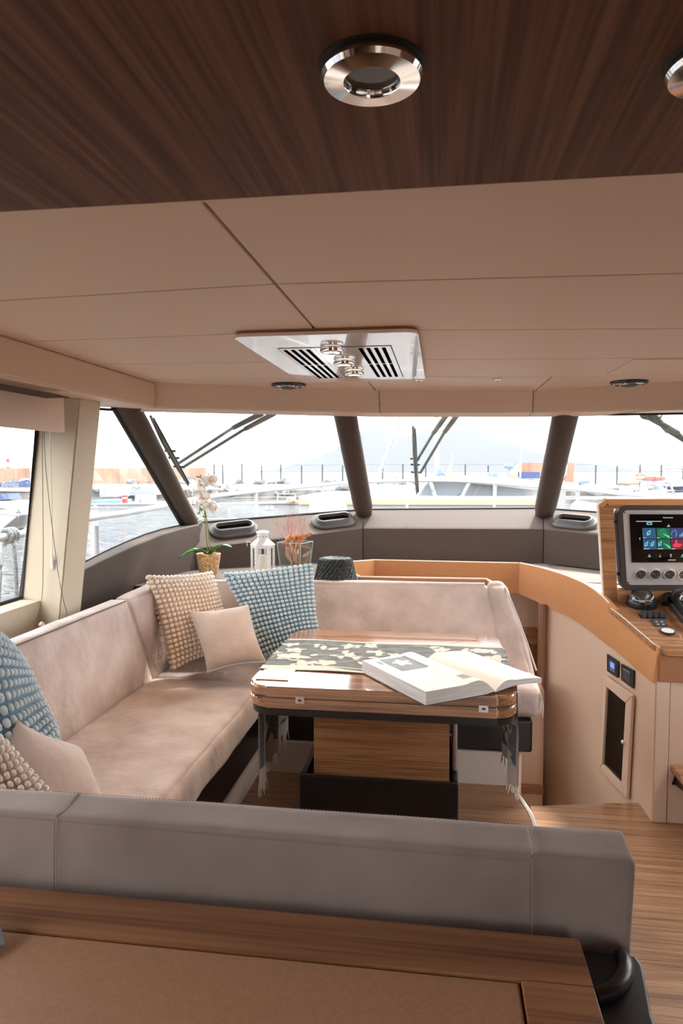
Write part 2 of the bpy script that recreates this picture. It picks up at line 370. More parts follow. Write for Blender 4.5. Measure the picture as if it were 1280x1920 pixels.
# ---- beige port pillar
bot = [(-1.6, 2.708, .90), (-1.6, 2.885, .90), (-1.803, 2.885, .90), (-1.803, 2.725, .90)]
top = [(-1.6, 2.934, 1.935), (-1.6, 3.132, 1.935), (-1.803, 3.132, 1.935), (-1.803, 2.934, 1.935)]
bm = B(); solid(bm, bot, (0, 0, 0), pts2=top); bmesh.ops.bevel(bm, geom=bm.edges[:], offset=.006, segments=2, affect='EDGES'); struct('trim_5', bm, 'linen', 30)
# port window frame sill (cream box)
bm = B(); solid(bm, [(-1.70, -2.6, .90), (-1.70, 2.745, .90), (-1.70, 2.745, 1.048), (-1.70, -2.6, 1.02)], (-.14, 0, .005), .004); struct('trim_6', bm, 'linen', 30)
# lower port wall, ledge
bm = B(); box(bm, -1.9, -1.84, -2.6, 2.9, -.06, 1.03); struct('wall_left', bm, 'vinyl', 0)
bm = B(); box(bm, -1.86, -1.495, -2.6, 2.9, .90, .93, .003); struct('trim_7', bm, 'dash', 0)
# upper port wall above window strip
bm = B(); box(bm, -1.9, -1.80, -2.6, 3.3, 1.80, 2.08); struct('wall_left_upper', bm, 'gel', 0)
# ---- front-left brown side panel: vertical wall from pillar to dash corner
Pw = Vector((-1.70, 2.85, 1)); Qw = at(365, 1068, 'z', 1.0); dirw = (Qw-Pw); dirw.z = 0; Nw = Vector((dirw.y, -dirw.x, 0)).normalized()
fold_px = [(153, 1072), (160, 1068), (200, 1048), (235, 1032), (270, 1016), (302, 1003), (340, 991), (365, 985), (374, 983)]
edge_px = [(158, 1054), (165, 1051), (200, 1033), (235, 1017), (270, 1003), (302, 993), (330, 987), (345, 984), (380, 978)]
fold = [hit(x, y, Pw, Nw) for x, y in fold_px]
Ng = Nw
edge = [hit(x, y, Pw - Nw*.10, Nw) for x, y in edge_px]
first = fold[0]+(fold[0]-fold[1]).normalized()*.28; fold = [Vector((first.x, first.y, fold[0].z-.14))]+fold
firste = edge[0]+(edge[0]-edge[1]).normalized()*.28; edge = [Vector((firste.x, firste.y, edge[0].z-.14))]+edge
# front corner: vertical seam at Qw
bm = B(); low = [Vector((p.x, p.y, .88)) for p in fold]; nn = len(fold)
va = [bm.verts.new(p) for p in low]; vb = [bm.verts.new(p-Nw*.008) for p in fold]; vb2 = [bm.verts.new(p-Nw*.0-Vector((0, 0, .008))) for p in fold]; vc = [bm.verts.new(p) for p in edge]; vd = [bm.verts.new(Vector((p.x, p.y, .88))) for p in edge]
for i in range(nn-1):
    bm.faces.new((va[i], va[i+1], vb2[i+1], vb2[i])); bm.faces.new((vb2[i], vb2[i+1], vb[i+1], vb[i])); bm.faces.new((vb[i], vb[i+1], vc[i+1], vc[i])); bm.faces.new((vc[i], vc[i+1], vd[i+1], vd[i]))
struct('wall_left_front', bm, 'dash', 50)
bm = B(); tube(bm, [p+Vector((0, 0, .002)) for p in edge], .004, 6); struct('trim_8', bm, 'rubber')
# ---- dash
Bm = [at(365, 1068, 'z', 1.0), at(412, 1068, 'z', 1.0), Vector((-.519, 4.682, 1.0)), Vector((.675, 4.684, 1.0)), Vector((1.62, 3.88, 1.0))]
Bm[1] = Bm[0].lerp(Bm[2], .12)
Fm = [Bm[0]+Vector((0, 0, .135)), Bm[1]+Vector((0, 0, .142)), Bm[2]+Vector((0, 0, .223)), Bm[3]+Vector((0, 0, .232)), Bm[4]+Vector((0, 0, .19))]
Gm = [at(381, 979, 'y', 4.3), None, Vector((-.54, 4.93, 1.333)), Vector((.70, 4.94, 1.350)), Vector((1.95, 4.2, 1.30))]
Gm[1] = Gm[0].lerp(Gm[2], .12)
ds = []
for k, (a, b) in enumerate(((0, 2), (2, 3), (3, 4))):
    bm = B(); n = Vector((0, 1, 0))
    A, Bb = Bm[a], Bm[b]; e = (Bb-A).normalized()*.0025
    q = [A+e, Bb-e, Fm[b]-e, Fm[a]+e]; back = [p+Vector((0, .05, 0)) for p in q]
    lo = [bm.verts.new(q[0]), bm.verts.new(q[1])]
    f2 = [bm.verts.new(q[3]-Vector((0, 0, .008))), bm.verts.new(q[2]-Vector((0, 0, .008)))]
    f3 = [bm.verts.new(q[3]+Vector((0, .012, .004))), bm.verts.new(q[2]+Vector((0, .012, .004)))]
    f4 = [bm.verts.new(Gm[a]+e), bm.verts.new(Gm[b]-e)]; f5 = [bm.verts.new(Gm[a]+e-Vector((0, 0, .4))), bm.verts.new(Gm[b]-e-Vector((0, 0, .4)))]
    rows = [lo, f2, f3, f4, f5, lo]
    for r0, r1 in zip(rows, rows[1:]): bm.faces.new((r0[0], r0[1], r1[1], r1[0]))
    bm.faces.new((lo[0], f2[0], f3[0], f4[0], f5[0])); bm.faces.new((f5[1], f4[1], f3[1], f2[1], lo[1]))
    ds.append(struct('trim_%d' % (9+k), bm, 'dash', 25))
# ---- shelf behind the sofa / ledge right of the companionway
WELL = [(-.573, 4.674), (-.46, 3.93), (.48, 3.93), (.48, 4.6)]
bm = B(); solid(bm, [(-1.66, 3.45, .97), (-1.50, 3.45, .97), (-1.46, 3.66, .97), (-.46, 3.80, .97), (-.46, 3.93, .97), (-.585, 4.10, .97), (-.60, 4.60, .97), (-.53, 4.70, .97), (-1.3, 4.2, .97), (-1.55, 4.08, .97)], (0, 0, .03), .003); struct('shelf_left', bm, 'ledge_dark', 0)
bm = B(); solid(bm, [(-1.80, 2.85, .93), (-1.495, 2.85, .93), (-1.495, 3.47, .93), (-1.70, 3.47, .93)], (0, 0, .02)); struct('shelf_side', bm, 'dash', 0)
# ---- windshield
GT = [at(268, 770, 'y', 3.55), at(647, 779, 'y', 4.18), at(1060, 779, 'y', 4.18), at(1330, 775, 'y', 3.6)]
GB = [Gm[0], Gm[2], Gm[3], Gm[4]]
ext_out = Vector((0, .02, .004))
wn = []
for k in range(3):
    bm = B(); solid(bm, [GB[k], GB[k+1], GT[k+1], GT[k]], (0, .006, .002)); f = B()
    o = struct('window_%d' % (k+1), bm, 'glass', 0); wn.append(o)
    for p, q in ((GB[k], GB[k+1]), (GT[k], GT[k+1])): tube(f, [p+Vector((0, -.004, 0)), q+Vector((0, -.004, 0))], .0065, 6)
    fo = build('window_seal', f, 'rubber', o)
# side windows: front-left quarter light and aft window
cTL = hit(185, 766, Pw-Nw*.02, Nw)
tri = [edge[0], edge[-1], at(258, 767, 'y', 3.62), Vector((-1.83, 3.05, 1.96)), Vector((-1.84, 2.7, 1.3))]
tri = [Vector(edge[0])]+[Vector(p) for p in edge[1:]]+[hit(240, 766, Pw-Nw*.10, Nw), hit(160, 766, Pw-Nw*.10, Nw)]
bm = B(); solid(bm, tri, -Nw*.006); o = struct('window_4', bm, 'glass', 0)
sealpts = [hit(215, 768, Pw-Nw*.095, Nw), hit(341, 986, Pw-Nw*.095, Nw)]
f = B(); tube(f, sealpts, .011, 6); tube(f, [hit(165, 766, Pw-Nw*.095, Nw), hit(250, 770, Pw-Nw*.095, Nw)], .008, 6); build('window_seal', f, 'rubber', o)
bm = B(); solid(bm, [(-1.815, -1.2, 1.03), (-1.805, 2.76, 1.052), (-1.80, 2.93, 1.86), (-1.80, -1.2, 1.86)], (-.006, 0, 0)); o = struct('window_5', bm, 'glass', 0)
f = B(); tube(f, [(-1.80, -1.2, 1.033), (-1.795, 2.753, 1.056), (-1.79, 2.90, 1.80)], .010, 6); build('window_seal', f, 'rubber', o)
# pillars (padded, rounded)
def pillar(i, a, b, r0, r1, m='dash'):
    a, b = Vector(a), Vector(b); d = (b-a).normalized(); bm = B(); u = Vector((1, 0, 0)); u = (u-d*u.dot(d)).normalized(); v = d.cross(u); rings = []
    for s in (-.06, .0, .04, .2, .4, .6, .8, .96, 1.0, 1.04):
        p = a.lerp(b, s); r = r0+(r1-r0)*s
        if s == 0.0 : k = .93
        elif s < 0: k = .8
        else: k = 1.
        rings.append([bm.verts.new(p+u*math.cos(t*2*PI/24)*r*k+v*math.sin(t*2*PI/24)*r*.8*k) for t in range(24)])
    for x, y in zip(rings, rings[1:]):
        for t in range(24): bm.faces.new((x[t], x[(t+1) % 24], y[(t+1) % 24], y[t]))
    bm.faces.new(rings[0]); bm.faces.new(rings[-1]); struct('trim_%d' % i, bm, m, 50)
pillar(12, at(681, 954, 'y', 4.82), at(646, 772, 'y', 4.10), .068, .070)
pillar(13, at(1021, 957, 'y', 4.82), at(1061, 772, 'y', 4.10), .070, .074)
pillar(14, at(357, 984, 'y', 4.18), at(236, 762, 'y', 3.52), .060, .078)
# header above the windshield, three padded facets with pale lip
HT = [(-1.434, 3.372), (-.342, 3.878), (.509, 3.999), (1.19, 3.683), (1.8, 3.38)]
HB = [at(293, 765, 'y', 3.40), at(712, 774, 'y', 3.95), at(998, 773, 'y', 4.03), at(1280, 768, 'y', 3.72), Vector((1.8, 3.42, 1.93))]
HL = [at(262, 772, 'y', 3.5), at(720, 782, 'y', 4.12), at(990, 782, 'y', 4.14), at(1280, 777, 'y', 3.86), Vector((1.8, 3.55, 1.92))]
for k, (a, b) in enumerate(((0, 1), (1, 2), (2, 4))):
    idx = list(range(a, b+1)); bm = B(); g = .0022
    def E(P, j):
        P = Vector(P)
        return P
    T = [Vector((*HT[j], 2.052)) for j in idx]; Bo = [Vector(HB[j]) for j in idx]; L = [Vector(HL[j]) for j in idx]
    if k == 0:
        for R_ in (T, Bo): R_[0] = R_[0]+(R_[0]-R_[1]).normalized()*.07
    for R_ in (T, Bo, L):
        d0 = (R_[1]-R_[0]).normalized()*g; d1 = (R_[-1]-R_[-2]).normalized()*g; R_[0] += d0; R_[-1] -= d1
    Bk = [p+Vector((0, .03, .04)) for p in L]; Tk = [Vector((p.x, p.y+.35, 2.07)) for p in T]
    rows = [[bm.verts.new(p) for p in R_] for R_ in (T, Bo, L, Bk, Tk)]
    rows.append(rows[0])
    for r0, r1 in zip(rows, rows[1:]):
        for j in range(len(idx)-1): bm.faces.new((r0[j], r0[j+1], r1[j+1], r1[j]))
    bm.faces.new([r[0] for r in rows[:-1]]); bm.faces.new([r[-1] for r in rows[:-1]][::-1])
    bmesh.ops.recalc_face_normals(bm, faces=bm.faces)
    bmesh.ops.bevel(bm, geom=[e for e in bm.edges if set(e.verts) <= set(rows[1])], offset=.006, segments=3, affect='EDGES')
    struct('trim_%d' % (15+k), bm, 'vinyl', 30)
for k, j in enumerate((1, 2)):
    bm = B(); c = Vector((*HT[j], 2.0)); box(bm, c.x-.015, c.x+.015, c.y+.055, c.y+.065, 1.975, 2.078); box(bm, c.x-.015, c.x+.015, c.y-.012, c.y+.06, 2.060, 2.079); struct('trim_%d' % (30+k), bm, 'joint', 0)  # backing blocks added behind the header joints to stop sky light leaking
bm = B(); box(bm, -.75, 1.0, 4.20, 4.24, 1.99, 2.10); struct('trim_32', bm, 'vinyl', 0)  # unseen strip added above the header to close a light leak
# roof skin over the cabin
bm = B(); solid(bm, [(-1.95, -2.6, 2.10), (-1.95, 3.4, 2.10), (-.5, 4.2, 2.10), (.6, 4.25, 2.10), (1.95, 3.5, 2.10), (1.95, -2.6, 2.10)], (0, 0, .05)); struct('roof', bm, 'gel', 0)
# starboard side: wall with windows (outside the frame)
bm = B(); box(bm, 1.75, 1.81, -2.6, 4.0, -.06, 1.0); struct('wall_right', bm, 'vinyl', 0)
bm = B(); box(bm, 1.75, 1.81, -2.6, 3.4, 1.86, 2.08); struct('wall_right_upper', bm, 'vinyl', 0)
bm = B(); box(bm, 1.75, 1.81, 1.9, 2.1, 1.0, 1.86); struct('trim_18', bm, 'linen', 0)
bm = B(); box(bm, 1.777, 1.783, 1.3, 3.4, 1.0, 1.86); struct('window_6', bm, 'glass', 0)
bm = B(); box(bm, -1.9, .75, -2.66, -2.6, -.06, 2.1); box(bm, 1.6, 1.81, -2.66, -2.6, -.06, 2.1); box(bm, .75, 1.6, -2.66, -2.6, 1.95, 2.1); struct('wall_back_unseen', bm, 'ceilw', 0)  # unseen aft wall, shaped to cut rear light; its gap brightens the curved wall
bm = B(); box(bm, -1.86, -1.2, -2.6, -.3, .93, 1.04); box(bm, -1.80, -1.79, -2.6, -1.2, 1.0, 1.9); struct('wall_left_aft', bm, 'ceilw', 0)
bm = B(); box(bm, 1.75, 1.81, -2.6, 1.3, 1.0, 1.86); struct('wall_right_aft_unseen', bm, 'ceilw', 0)  # unseen panel added to shorten the starboard windows and dim the near sofa
# ---- curved companionway wall and its tan laminate band
bp_px = [((970, 1113), 4.35), ((1021, 1135), 4.2), ((1080, 1165), 4.0), ((1127, 1201), 3.82), ((1160, 1226), 3.66), ((1195, 1257), 3.46), ((1223, 1280), 3.26)]
tp_px = [((973, 1056), 4.35), ((1021, 1067), 4.2), ((1074, 1085), 4.0), ((1116, 1108), 3.82), ((1154, 1146), 3.66), ((1192, 1180), 3.46), ((1233, 1214), 3.26)]
lowb = [at(*p, 'y', y) for p, y in bp_px]; topb = [at(*p, 'y', y) for p, y in tp_px]
topb[4] = Vector((topb[4].x, topb[4].y, topb[3].z*.5+topb[5].z*.5))
for p_ in topb[4:]: p_.z = .809+.2*(p_.y-3.26)
lowb[0].x = topb[0].x
lows = smoothpts(lowb, 5); tops = smoothpts(topb, 5)
def nrm2(path, i):
    a = path[max(i-1, 0)]; b = path[min(i+1, len(path)-1)]; d = (b-a); return Vector((d.y, -d.x, 0)).normalized()   # pointing right/outward
bm = B(); rows = [[], [], [], []]
for i, (l, t) in enumerate(zip(lows, tops)):
    n = -nrm2(lows, i)
    if n.y > 0 and n.x > 0: n = -n
    n = Vector((-abs(n.x), -abs(n.y), 0)) if True else n
    xy = Vector((l.x, l.y, 0))
    rows[0].append(bm.verts.new(Vector((l.x, l.y, l.z)))); rows[1].append(bm.verts.new(t)); rows[2].append(bm.verts.new(t-n*.03)); rows[3].append(bm.verts.new(Vector((l.x, l.y, l.z))-n*.03))
R2 = rows+[rows[0]]
for r0, r1 in zip(R2, R2[1:]):
    for j in range(len(r0)-1): bm.faces.new((r0[j], r0[j+1], r1[j+1], r1[j]))
bm.faces.new([r[0] for r in rows]); bm.faces.new([r[-1] for r in rows][::-1])
struct('trim_19', bm, 'tan', 40)
bm = B()   # pale top edge of the band
tube(bm, [t+Vector((.006, .004, .001)) for t in tops[:19]], .005, 6); struct('trim_20', bm, 'tanedge')
wallpath = [p for p in lows[4:]]
bm = B(); n_ = len(wallpath); A = []; Bq = []; A2 = []; B2 = []
for i, p in enumerate(wallpath):
    n = -nrm2(wallpath, i); n = Vector((-abs(n.x), -abs(n.y), 0)); q = Vector((p.x, p.y, 0))-n*.012
    A.append(bm.verts.new((q.x, q.y, p.z+.02))); Bq.append(bm.verts.new((q.x, q.y, -.9))); q2 = q-n*.04
    A2.append(bm.verts.new((q2.x, q2.y, p.z+.02))); B2.append(bm.verts.new((q2.x, q2.y, -.9)))
for i in range(n_-1):
    for r0, r1 in ((A, Bq), (Bq, B2), (B2, A2), (A2, A)): bm.faces.new((r0[i], r0[i+1], r1[i+1], r1[i]))
bm.faces.new((A[0], Bq[0], B2[0], A2[0])); bm.faces.new((A[-1], A2[-1], B2[-1], Bq[-1]))
struct('wall_companionway', bm, 'vinyl_warm', 60)
jx = at(1019, 1136, 'y', 4.22); bm = B(); solid(bm, [(jx.x-.028, 4.18, -.9), (jx.x+.008, 4.18, -.9), (jx.x+.012, 4.24, -.9), (jx.x-.028, 4.24, -.9)], (0, 0, .9+.82), .003); struct('trim_21', bm, 'teak_z', 30)
# aft face of the helm base
bm = B(); box(bm, .975, 1.034, 3.255, 3.30, 0, .655, .004); struct('trim_22', bm, 'vinyl', 30)
bm = B(); box(bm, 1.037, 1.75, 3.262, 3.30, 0, .655, .002); struct('wall_helm_base', bm, 'vinyl', 30)
# far laminate wall around the companionway well
P0 = topb[0]; zf = P0.z
bm = B(); solid(bm, [(P0.x, 4.345, .85), (P0.x, 4.345, zf), (P0.x+.015, 4.36, zf), (P0.x+.015, 4.36, .85)], (0, 0, 0), pts2=[(P0.x, 4.5, .85), (P0.x, 4.5, zf), (P0.x+.015, 4.5, zf), (P0.x+.015, 4.5, .85)]) if False else None
bm.free()
xl = at(701, 1050, 'y', 4.40); xl0 = at(650, 1053, 'y', 4.16); zr = at(972, 1113, 'y', 4.35).z
bm = B(); solid(bm, [(xl.x, 4.40, zr), (P0.x+.004, 4.352, zr), (P0.x+.004, 4.352, P0.z), (xl.x, 4.40, xl.z)], (0, .02, 0), .001, 1); struct('trim_23', bm, 'tan', 0)
bm = B(); solid(bm, [(xl0.x-.05, 4.10, zr), (xl.x-.001, 4.40, zr), (xl.x-.001, 4.40, xl.z), (xl0.x-.05, 4.10, xl0.z)], (-.01, .02, 0), .001, 1); struct('trim_24', bm, 'tan', 0)
bm = B(); tube(bm, [(xl0.x-.05, 4.108, xl0.z), (xl.x, 4.408, xl.z), (P0.x, 4.36, P0.z)], .004, 6); struct('trim_25', bm, 'tanedge')
# dark ledge between laminate and dash (left, centre, right)
bm = B(); solid(bm, [(xl0.x-.055, 4.12, 1.0), (xl.x, 4.425, 1.0), (P0.x, 4.375, 1.0), (P0.x+.02, 4.372, 1.0), (.80, 4.70, .998), (-.60, 4.72, .998)], (0, 0, -.012)); struct('shelf_centre', bm, 'ledge', 0)
shr = [topb[0]+Vector((.022, .01, -.012))]+[t+Vector((.03, .01, -.02)) for t in topb[1:4]]
bm = B(); solid(bm, [tuple(p) for p in shr]+[(.90, 3.86, .95), (1.75, 3.86, .95), (1.75, 3.9, .985), (1.62, 3.90, .99), (.70, 4.70, .995)], (0, 0, -.015)); struct('shelf_right', bm, 'ledge', 0)
# near rim of the well
r0 = at(662, 1074, 'y', 4.0); r1 = at(675, 1082, 'y', 3.90); r2 = at(911, 1086, 'y', 3.92); r3 = at(930, 1097, 'y', 3.82)
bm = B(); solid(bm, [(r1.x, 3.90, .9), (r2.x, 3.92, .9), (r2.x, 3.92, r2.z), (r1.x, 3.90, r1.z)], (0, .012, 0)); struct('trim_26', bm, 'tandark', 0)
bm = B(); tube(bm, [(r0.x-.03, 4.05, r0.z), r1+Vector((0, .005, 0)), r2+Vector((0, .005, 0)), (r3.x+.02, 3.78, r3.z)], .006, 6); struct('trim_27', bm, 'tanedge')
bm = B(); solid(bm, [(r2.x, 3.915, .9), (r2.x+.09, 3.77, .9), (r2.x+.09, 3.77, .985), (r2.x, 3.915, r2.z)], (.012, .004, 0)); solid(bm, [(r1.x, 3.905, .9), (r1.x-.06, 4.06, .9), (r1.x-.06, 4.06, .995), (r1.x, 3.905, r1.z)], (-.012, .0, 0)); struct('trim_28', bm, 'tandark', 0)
# lower cabin seen through the well
bm = B(); box(bm, .0, 1.1, 4.55, 4.6, .60, .86); struct('wall_lower_cabin', bm, 'vinyl_warm', 0)
bm = B(); box(bm, .0, 1.1, 4.60, 4.63, -1.0, .66); struct('wall_lower_cabin_dark', bm, 'vinyl_warm', 0)
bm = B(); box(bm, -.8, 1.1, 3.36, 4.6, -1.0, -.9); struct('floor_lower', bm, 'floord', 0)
bm = B(); box(bm, -.9, -.86, 3.36, 4.65, -1.0, .12); box(bm, 1.1, 1.14, 3.4, 4.65, -1.0, .6); box(bm, -.9, 1.14, 3.34, 3.36, -1.0, -.05); struct('wall_lower_cabin_sides', bm, 'vinyl', 0)
bm = B(); box(bm, 1.78, 1.80, 3.3, 5.1, -.1, 1.3); box(bm, -.6, 1.8, 5.0, 5.05, -.2, 1.3); box(bm, -1.8, -.6, 5.0, 5.05, -.2, 1.25); struct('wall_front', bm, 'gel', 0)
t = thing('cabin_door', (.54, 4.55, -.9), 'dark teak cabin door down the companionway beside the curved wall', 'door')
bm = B(); box(bm, .2, .80, 4.555, 4.585, -.9, .485, .003); build('door_leaf', bm, 'teak_z', t)
bm = B(); box(bm, .2, .80, 4.535, 4.555, .49, .60, .004); build('door_lintel', bm, 'teak_x', t)
# padded stool and rail brackets seen low beside the sofa
t = thing('padded_locker', (.52, 4.15, -.9), 'small beige padded locker down in the companionway behind the seat cushion', 'locker')
bm = B(); softbox(bm, c8box(.38, .605, 4.02, 4.26, -.9, .37), .04, (6, 6, 8)); build('body', bm, 'vinyl_warm', t)
bm = B(); box(bm, .36, .60, 3.99, 4.02, -.245, -.20, .003); build('teak_rail', bm, 'tandark', t)
for k, (py, yy) in enumerate(((1401, 4.12), (1453, 4.10))):
    p = at(1001, py, 'y', yy); bm = B(); tube(bm, [p+Vector((-.035, 0, 0)), p+Vector((.03, 0, 0))], .011, 10); tube(bm, [p+Vector((.0, 0, 0)), p+Vector((.0, .08, 0))], .008, 8)
    o = build('rail_bracket', bm, 'steel', None, origin=p); tag(o, ('upper' if k == 0 else 'lower')+' steel bar bracket on the dark jamb beside the curved wall', 'bracket')

# ---- locker door and two switch plates on the curved wall
def wall_hit(px, py, off=0.):
    d = ray(px, py)
    best = None
    for a, b in zip(wallpath, wallpath[1:]):
        e = b-a; N = Vector((e.y, -e.x, 0)).normalized()
        if N.dot(d) > 0: N = -N
        P = a+N*(off-.012); t = (P-EYE).dot(N)/d.dot(N); h = EYE+d*t
        s = (h-a).dot(Vector((e.x, e.y, 0)))/(e.x**2+e.y**2)
        if -.02 <= s <= 1.02 and (best is None or t < best[0]): best = (t, h, N)
    return best[1], best[2]
def plane_from(p3):
    N = (p3[1]-p3[0]).cross(p3[2]-p3[0]).normalized(); return (N if N.dot(EYE-p3[0]) > 0 else -N)
out_px = [(1138, 1266), (1191, 1304), (1180, 1498), (1128, 1442)]; in_px = [(1142, 1288), (1178, 1318), (1170, 1470), (1134, 1432)]
w0 = wall_hit(1132, 1350, .004)[0]; w1 = wall_hit(1187, 1400, .004)[0]; ee = w1-w0; LN = Vector((ee.y, -ee.x, 0)).normalized(); LN = LN if LN.dot(EYE-w0) > 0 else -LN
LP = w0
oc = [hit(x, y, LP, LN) for x, y in out_px]; ic = [hit(x, y, LP, LN) for x, y in in_px]
# make it square: average widths
t = thing('locker', (LP.x, LP.y, LP.z-.2), 'tall locker with black glass door in a padded beige frame on the curved wall', 'locker')
bm = B()
for i in range(4):
    j = (i+1) % 4; solid(bm, [oc[i], oc[j], ic[j], ic[i]], LN*.018, .005, 2)
build('frame', bm, 'vinyl', t, 30)
bm = B(); solid(bm, [p+LN*.004 for p in ic], -LN*.006); do = build('door', bm, 'blackglass', t, 0)
kp = hit(1173, 1391, LP+LN*.006, LN)
bm = B(); lathe(bm, kp, [(.004, 0), (.004, .008), (.011, .012), (.012, .02), (.007, .024)], 16, Matrix.Rotation(0, 4, 'X') @ LN.to_track_quat('Z', 'Y').to_matrix().to_4x4()); build('knob', bm, 'chrome', do, 40)
def plate(pxs, label, name):
    h0, _ = wall_hit(*pxs[3], .003); h1, _ = wall_hit(*pxs[2], .003); e = h1-h0; N = Vector((e.y, -e.x, 0)).normalized(); N = N if N.dot(EYE-h0) > 0 else -N
    c = [hit(x, y, h0, N) for x, y in pxs]; ctr = sum(c, Vector())/4
    t = thing(name, ctr, label, 'switch'); bm = B(); solid(bm, c, N*.009, .002, 2); build('plate', bm, 'blackp', t, 30)
    def sub(s0, s1, v0, v1, off, m, nm, par):
        def P(s, v): return (c[0]*(1-s)+c[1]*s)*(1-v)+(c[3]*(1-s)+c[2]*s)*v+N*off
        bm = B(); solid(bm, [P(s0, v0), P(s1, v0), P(s1, v1), P(s0, v1)], N*.0015); return build(nm, bm, m, par, 0)
    return t, sub
M['lcd'] = emis('blue_lcd', (.12, .2, .9), .3)
t, sub = plate([(1140, 1226), (1161, 1240), (1160, 1271), (1140, 1258)], 'black thermostat plate with a small lit blue screen on the curved wall', 'thermostat')
sub(.2, .85, .15, .85, .009, 'darkgrey', 'bezel', t); sub(.38, .72, .28, .6, .0108, 'lcd', 'screen', t); sub(.35, .75, .68, .73, .0108, 'ink', 'marking', t)
for k in range(3): sub(.26, .30, .3+.12*k, .34+.12*k, .0108, 'ink', 'marking', t)
t, sub = plate([(1167, 1244), (1190, 1257), (1189, 1291), (1167, 1275)], 'black rocker switch plate to the right of the blue-screened thermostat', 'light_switch')
sub(.2, .8, .18, .82, .009, 'darkgrey', 'rocker', t); sub(.22, .78, .2, .24, .0106, 'silver', 'marking', t)

# ============================================================ HELM
zc = lambda y: .809+.2*(y-3.26)
CP = Vector((.978, 3.26, .809)); CN = Vector((0, -.2, 1)).normalized()
def con(px, py, h=0.): return hit(px, py, CP+CN*h, CN)
cpts = [con(1233, 1213)]+[Vector((q_.x-.010, q_.y, zc(q_.y)+.003)) for q_ in tops[29:17:-2]]+[Vector((.86, 3.9, zc(3.9))), Vector((1.75, 3.9, zc(3.9))), Vector((1.75, 3.235, zc(3.235))), Vector((1.01, 3.235, zc(3.235)))]
t = thing('helm_console', (1.3, 3.5, .66), 'teak helm console with angled top and tall teak screen surround at the right', 'console')
bm = B(); solid(bm, cpts, (0, 0, -.028), .005, 2); build('worktop', bm, 'teak_x', t, 30)
bm = B(); tube(bm, [p_+Vector((.007, 0, 0)) for p_ in cpts[:7]], .0024, 6); build('pale_edge', bm, 'tanedge', t, 0)
bm = B(); box(bm, 0.985, 1.115, 3.25, 3.30, .655, .778, .003); build('fascia_panel', bm, 'tandark', t, 30)
bm = B(); box(bm, 1.118, 1.75, 3.25, 3.30, .655, .778, .003); build('fascia_panel', bm, 'tandark', t, 30)
# surround: plane leaning aft at its top
HP = Vector((.857, 3.80, zc(3.8))); HN = Vector((0, -1, -.32)).normalized()
def hp(px, py, off=0.): return hit(px, py, HP+HN*off, HN)
post = [hp(1131, 1119), hp(1122, 950), hp(1137, 937), hp(1149, 953), hp(1151, 1000), hp(1157, 1106), hp(1158, 1119)]
bm = B(); solid(bm, [hp(1131.4, 1129), hp(1121, 947), hp(1137, 937), hp(1150, 953), hp(1157, 1107), hp(1158, 1130)], -HN*.035, .002, 1); s_ = build('surround_post', bm, 'teak_x', t, 30)
tb = [hp(1121.5, 947), hp(1137, 935.5), hp(1420, 936), hp(1420, 953), hp(1149, 953), hp(1140, 950)]
bm = B(); solid(bm, [hp(1137, 936), hp(1400, 936), hp(1400, 954), hp(1149, 954)], -HN*.03, .002, 1); build('surround_top', bm, 'teak_x', t, 30)
bm = B(); solid(bm, [hp(1137, 936, .006), hp(1400, 936, .006), hp(1400, 947, .006), hp(1141, 947, .006)], -HN*.004); solid(bm, [hp(1121, 947, .004), hp(1137, 936, .004), hp(1141, 942, .004), hp(1128, 952, .004)], -HN*.004); build('surround_lip', bm, 'tan', t, 0)
bm = B(); solid(bm, [hp(1129.5, 1120, .003), hp(1119.5, 948, .003), hp(1122.5, 948, .003), hp(1132, 1120, .003)], -HN*.03); build('surround_edge', bm, 'tanedge', t, 0)
bm = B(); solid(bm, [hp(1136, 1107), hp(1400, 1107), hp(1400, 1134), hp(1136, 1132)], -HN*.03); build('surround_base', bm, 'teak_x', t, 0)
# display pod
def hprr(x0, x1, y0, y1, r, off, skew=0.):
    pts = rrect(x0, x1, y0, y1, r, 6); return [hp(x+skew*(y-y0), y, off) for x, y in pts]
SK = .058
t = thing('display_pod', hp(1250, 1105), 'grey instrument pod with a black chart display and a row of round gauges', 'instrument panel')
bm = B(); solid(bm, hprr(1150, 1346, 949, 1106, 18, -.02, SK), -HN*.05, .004, 2); build('pod_side', bm, 'podside', t, 40)
bm = B(); solid(bm, hprr(1156, 1346, 949, 1108, 17, .006, SK), -HN*.03, .01, 4); build('pod_rim', bm, 'greyrub', t, 50)
bm = B(); solid(bm, hprr(1167, 1334, 957, 1097, 9, .009, SK), -HN*.006, .0015, 2); build('fascia', bm, 'silver', t, 40)
for k, (x, y) in enumerate(((1171, 961), (1178, 1092))):
    bm = B(); c = hp(x, y, .0095); lathe(bm, c, [(.004, 0), (.003, .002)], 12, HN.to_track_quat('Z', 'Y').to_matrix().to_4x4()); build('screw', bm, 'darkgrey', t)
for k, y in enumerate((979, 1077)):
    bm = B(); xx = 1150+(y-949)*SK; solid(bm, [hp(xx-1, y-2, -.012), hp(xx+7, y-2, -.012), hp(xx+7, y+2, -.012), hp(xx-1, y+2, -.012)], -HN*.02); build('clip', bm, 'blackp', t, 0)
scr = [hp(1180, 966), hp(1325, 966), hp(1331, 1055), hp(1185, 1055)]
bm = B(); solid(bm, [hp(1180, 965, .016), hp(1325, 965, .016), hp(1331, 1055, .016), hp(1184, 1055, .016)], -HN*.01, .002, 2); disp = build('display', bm, 'blackglass', t, 30)
M['tile_b'] = emis('screen_blue', (.02, .09, .17), .17); M['tile_g'] = emis('screen_green', (.01, .11, .06), .17); M['tile_n'] = emis('screen_navy', (.04, .05, .16), .17)
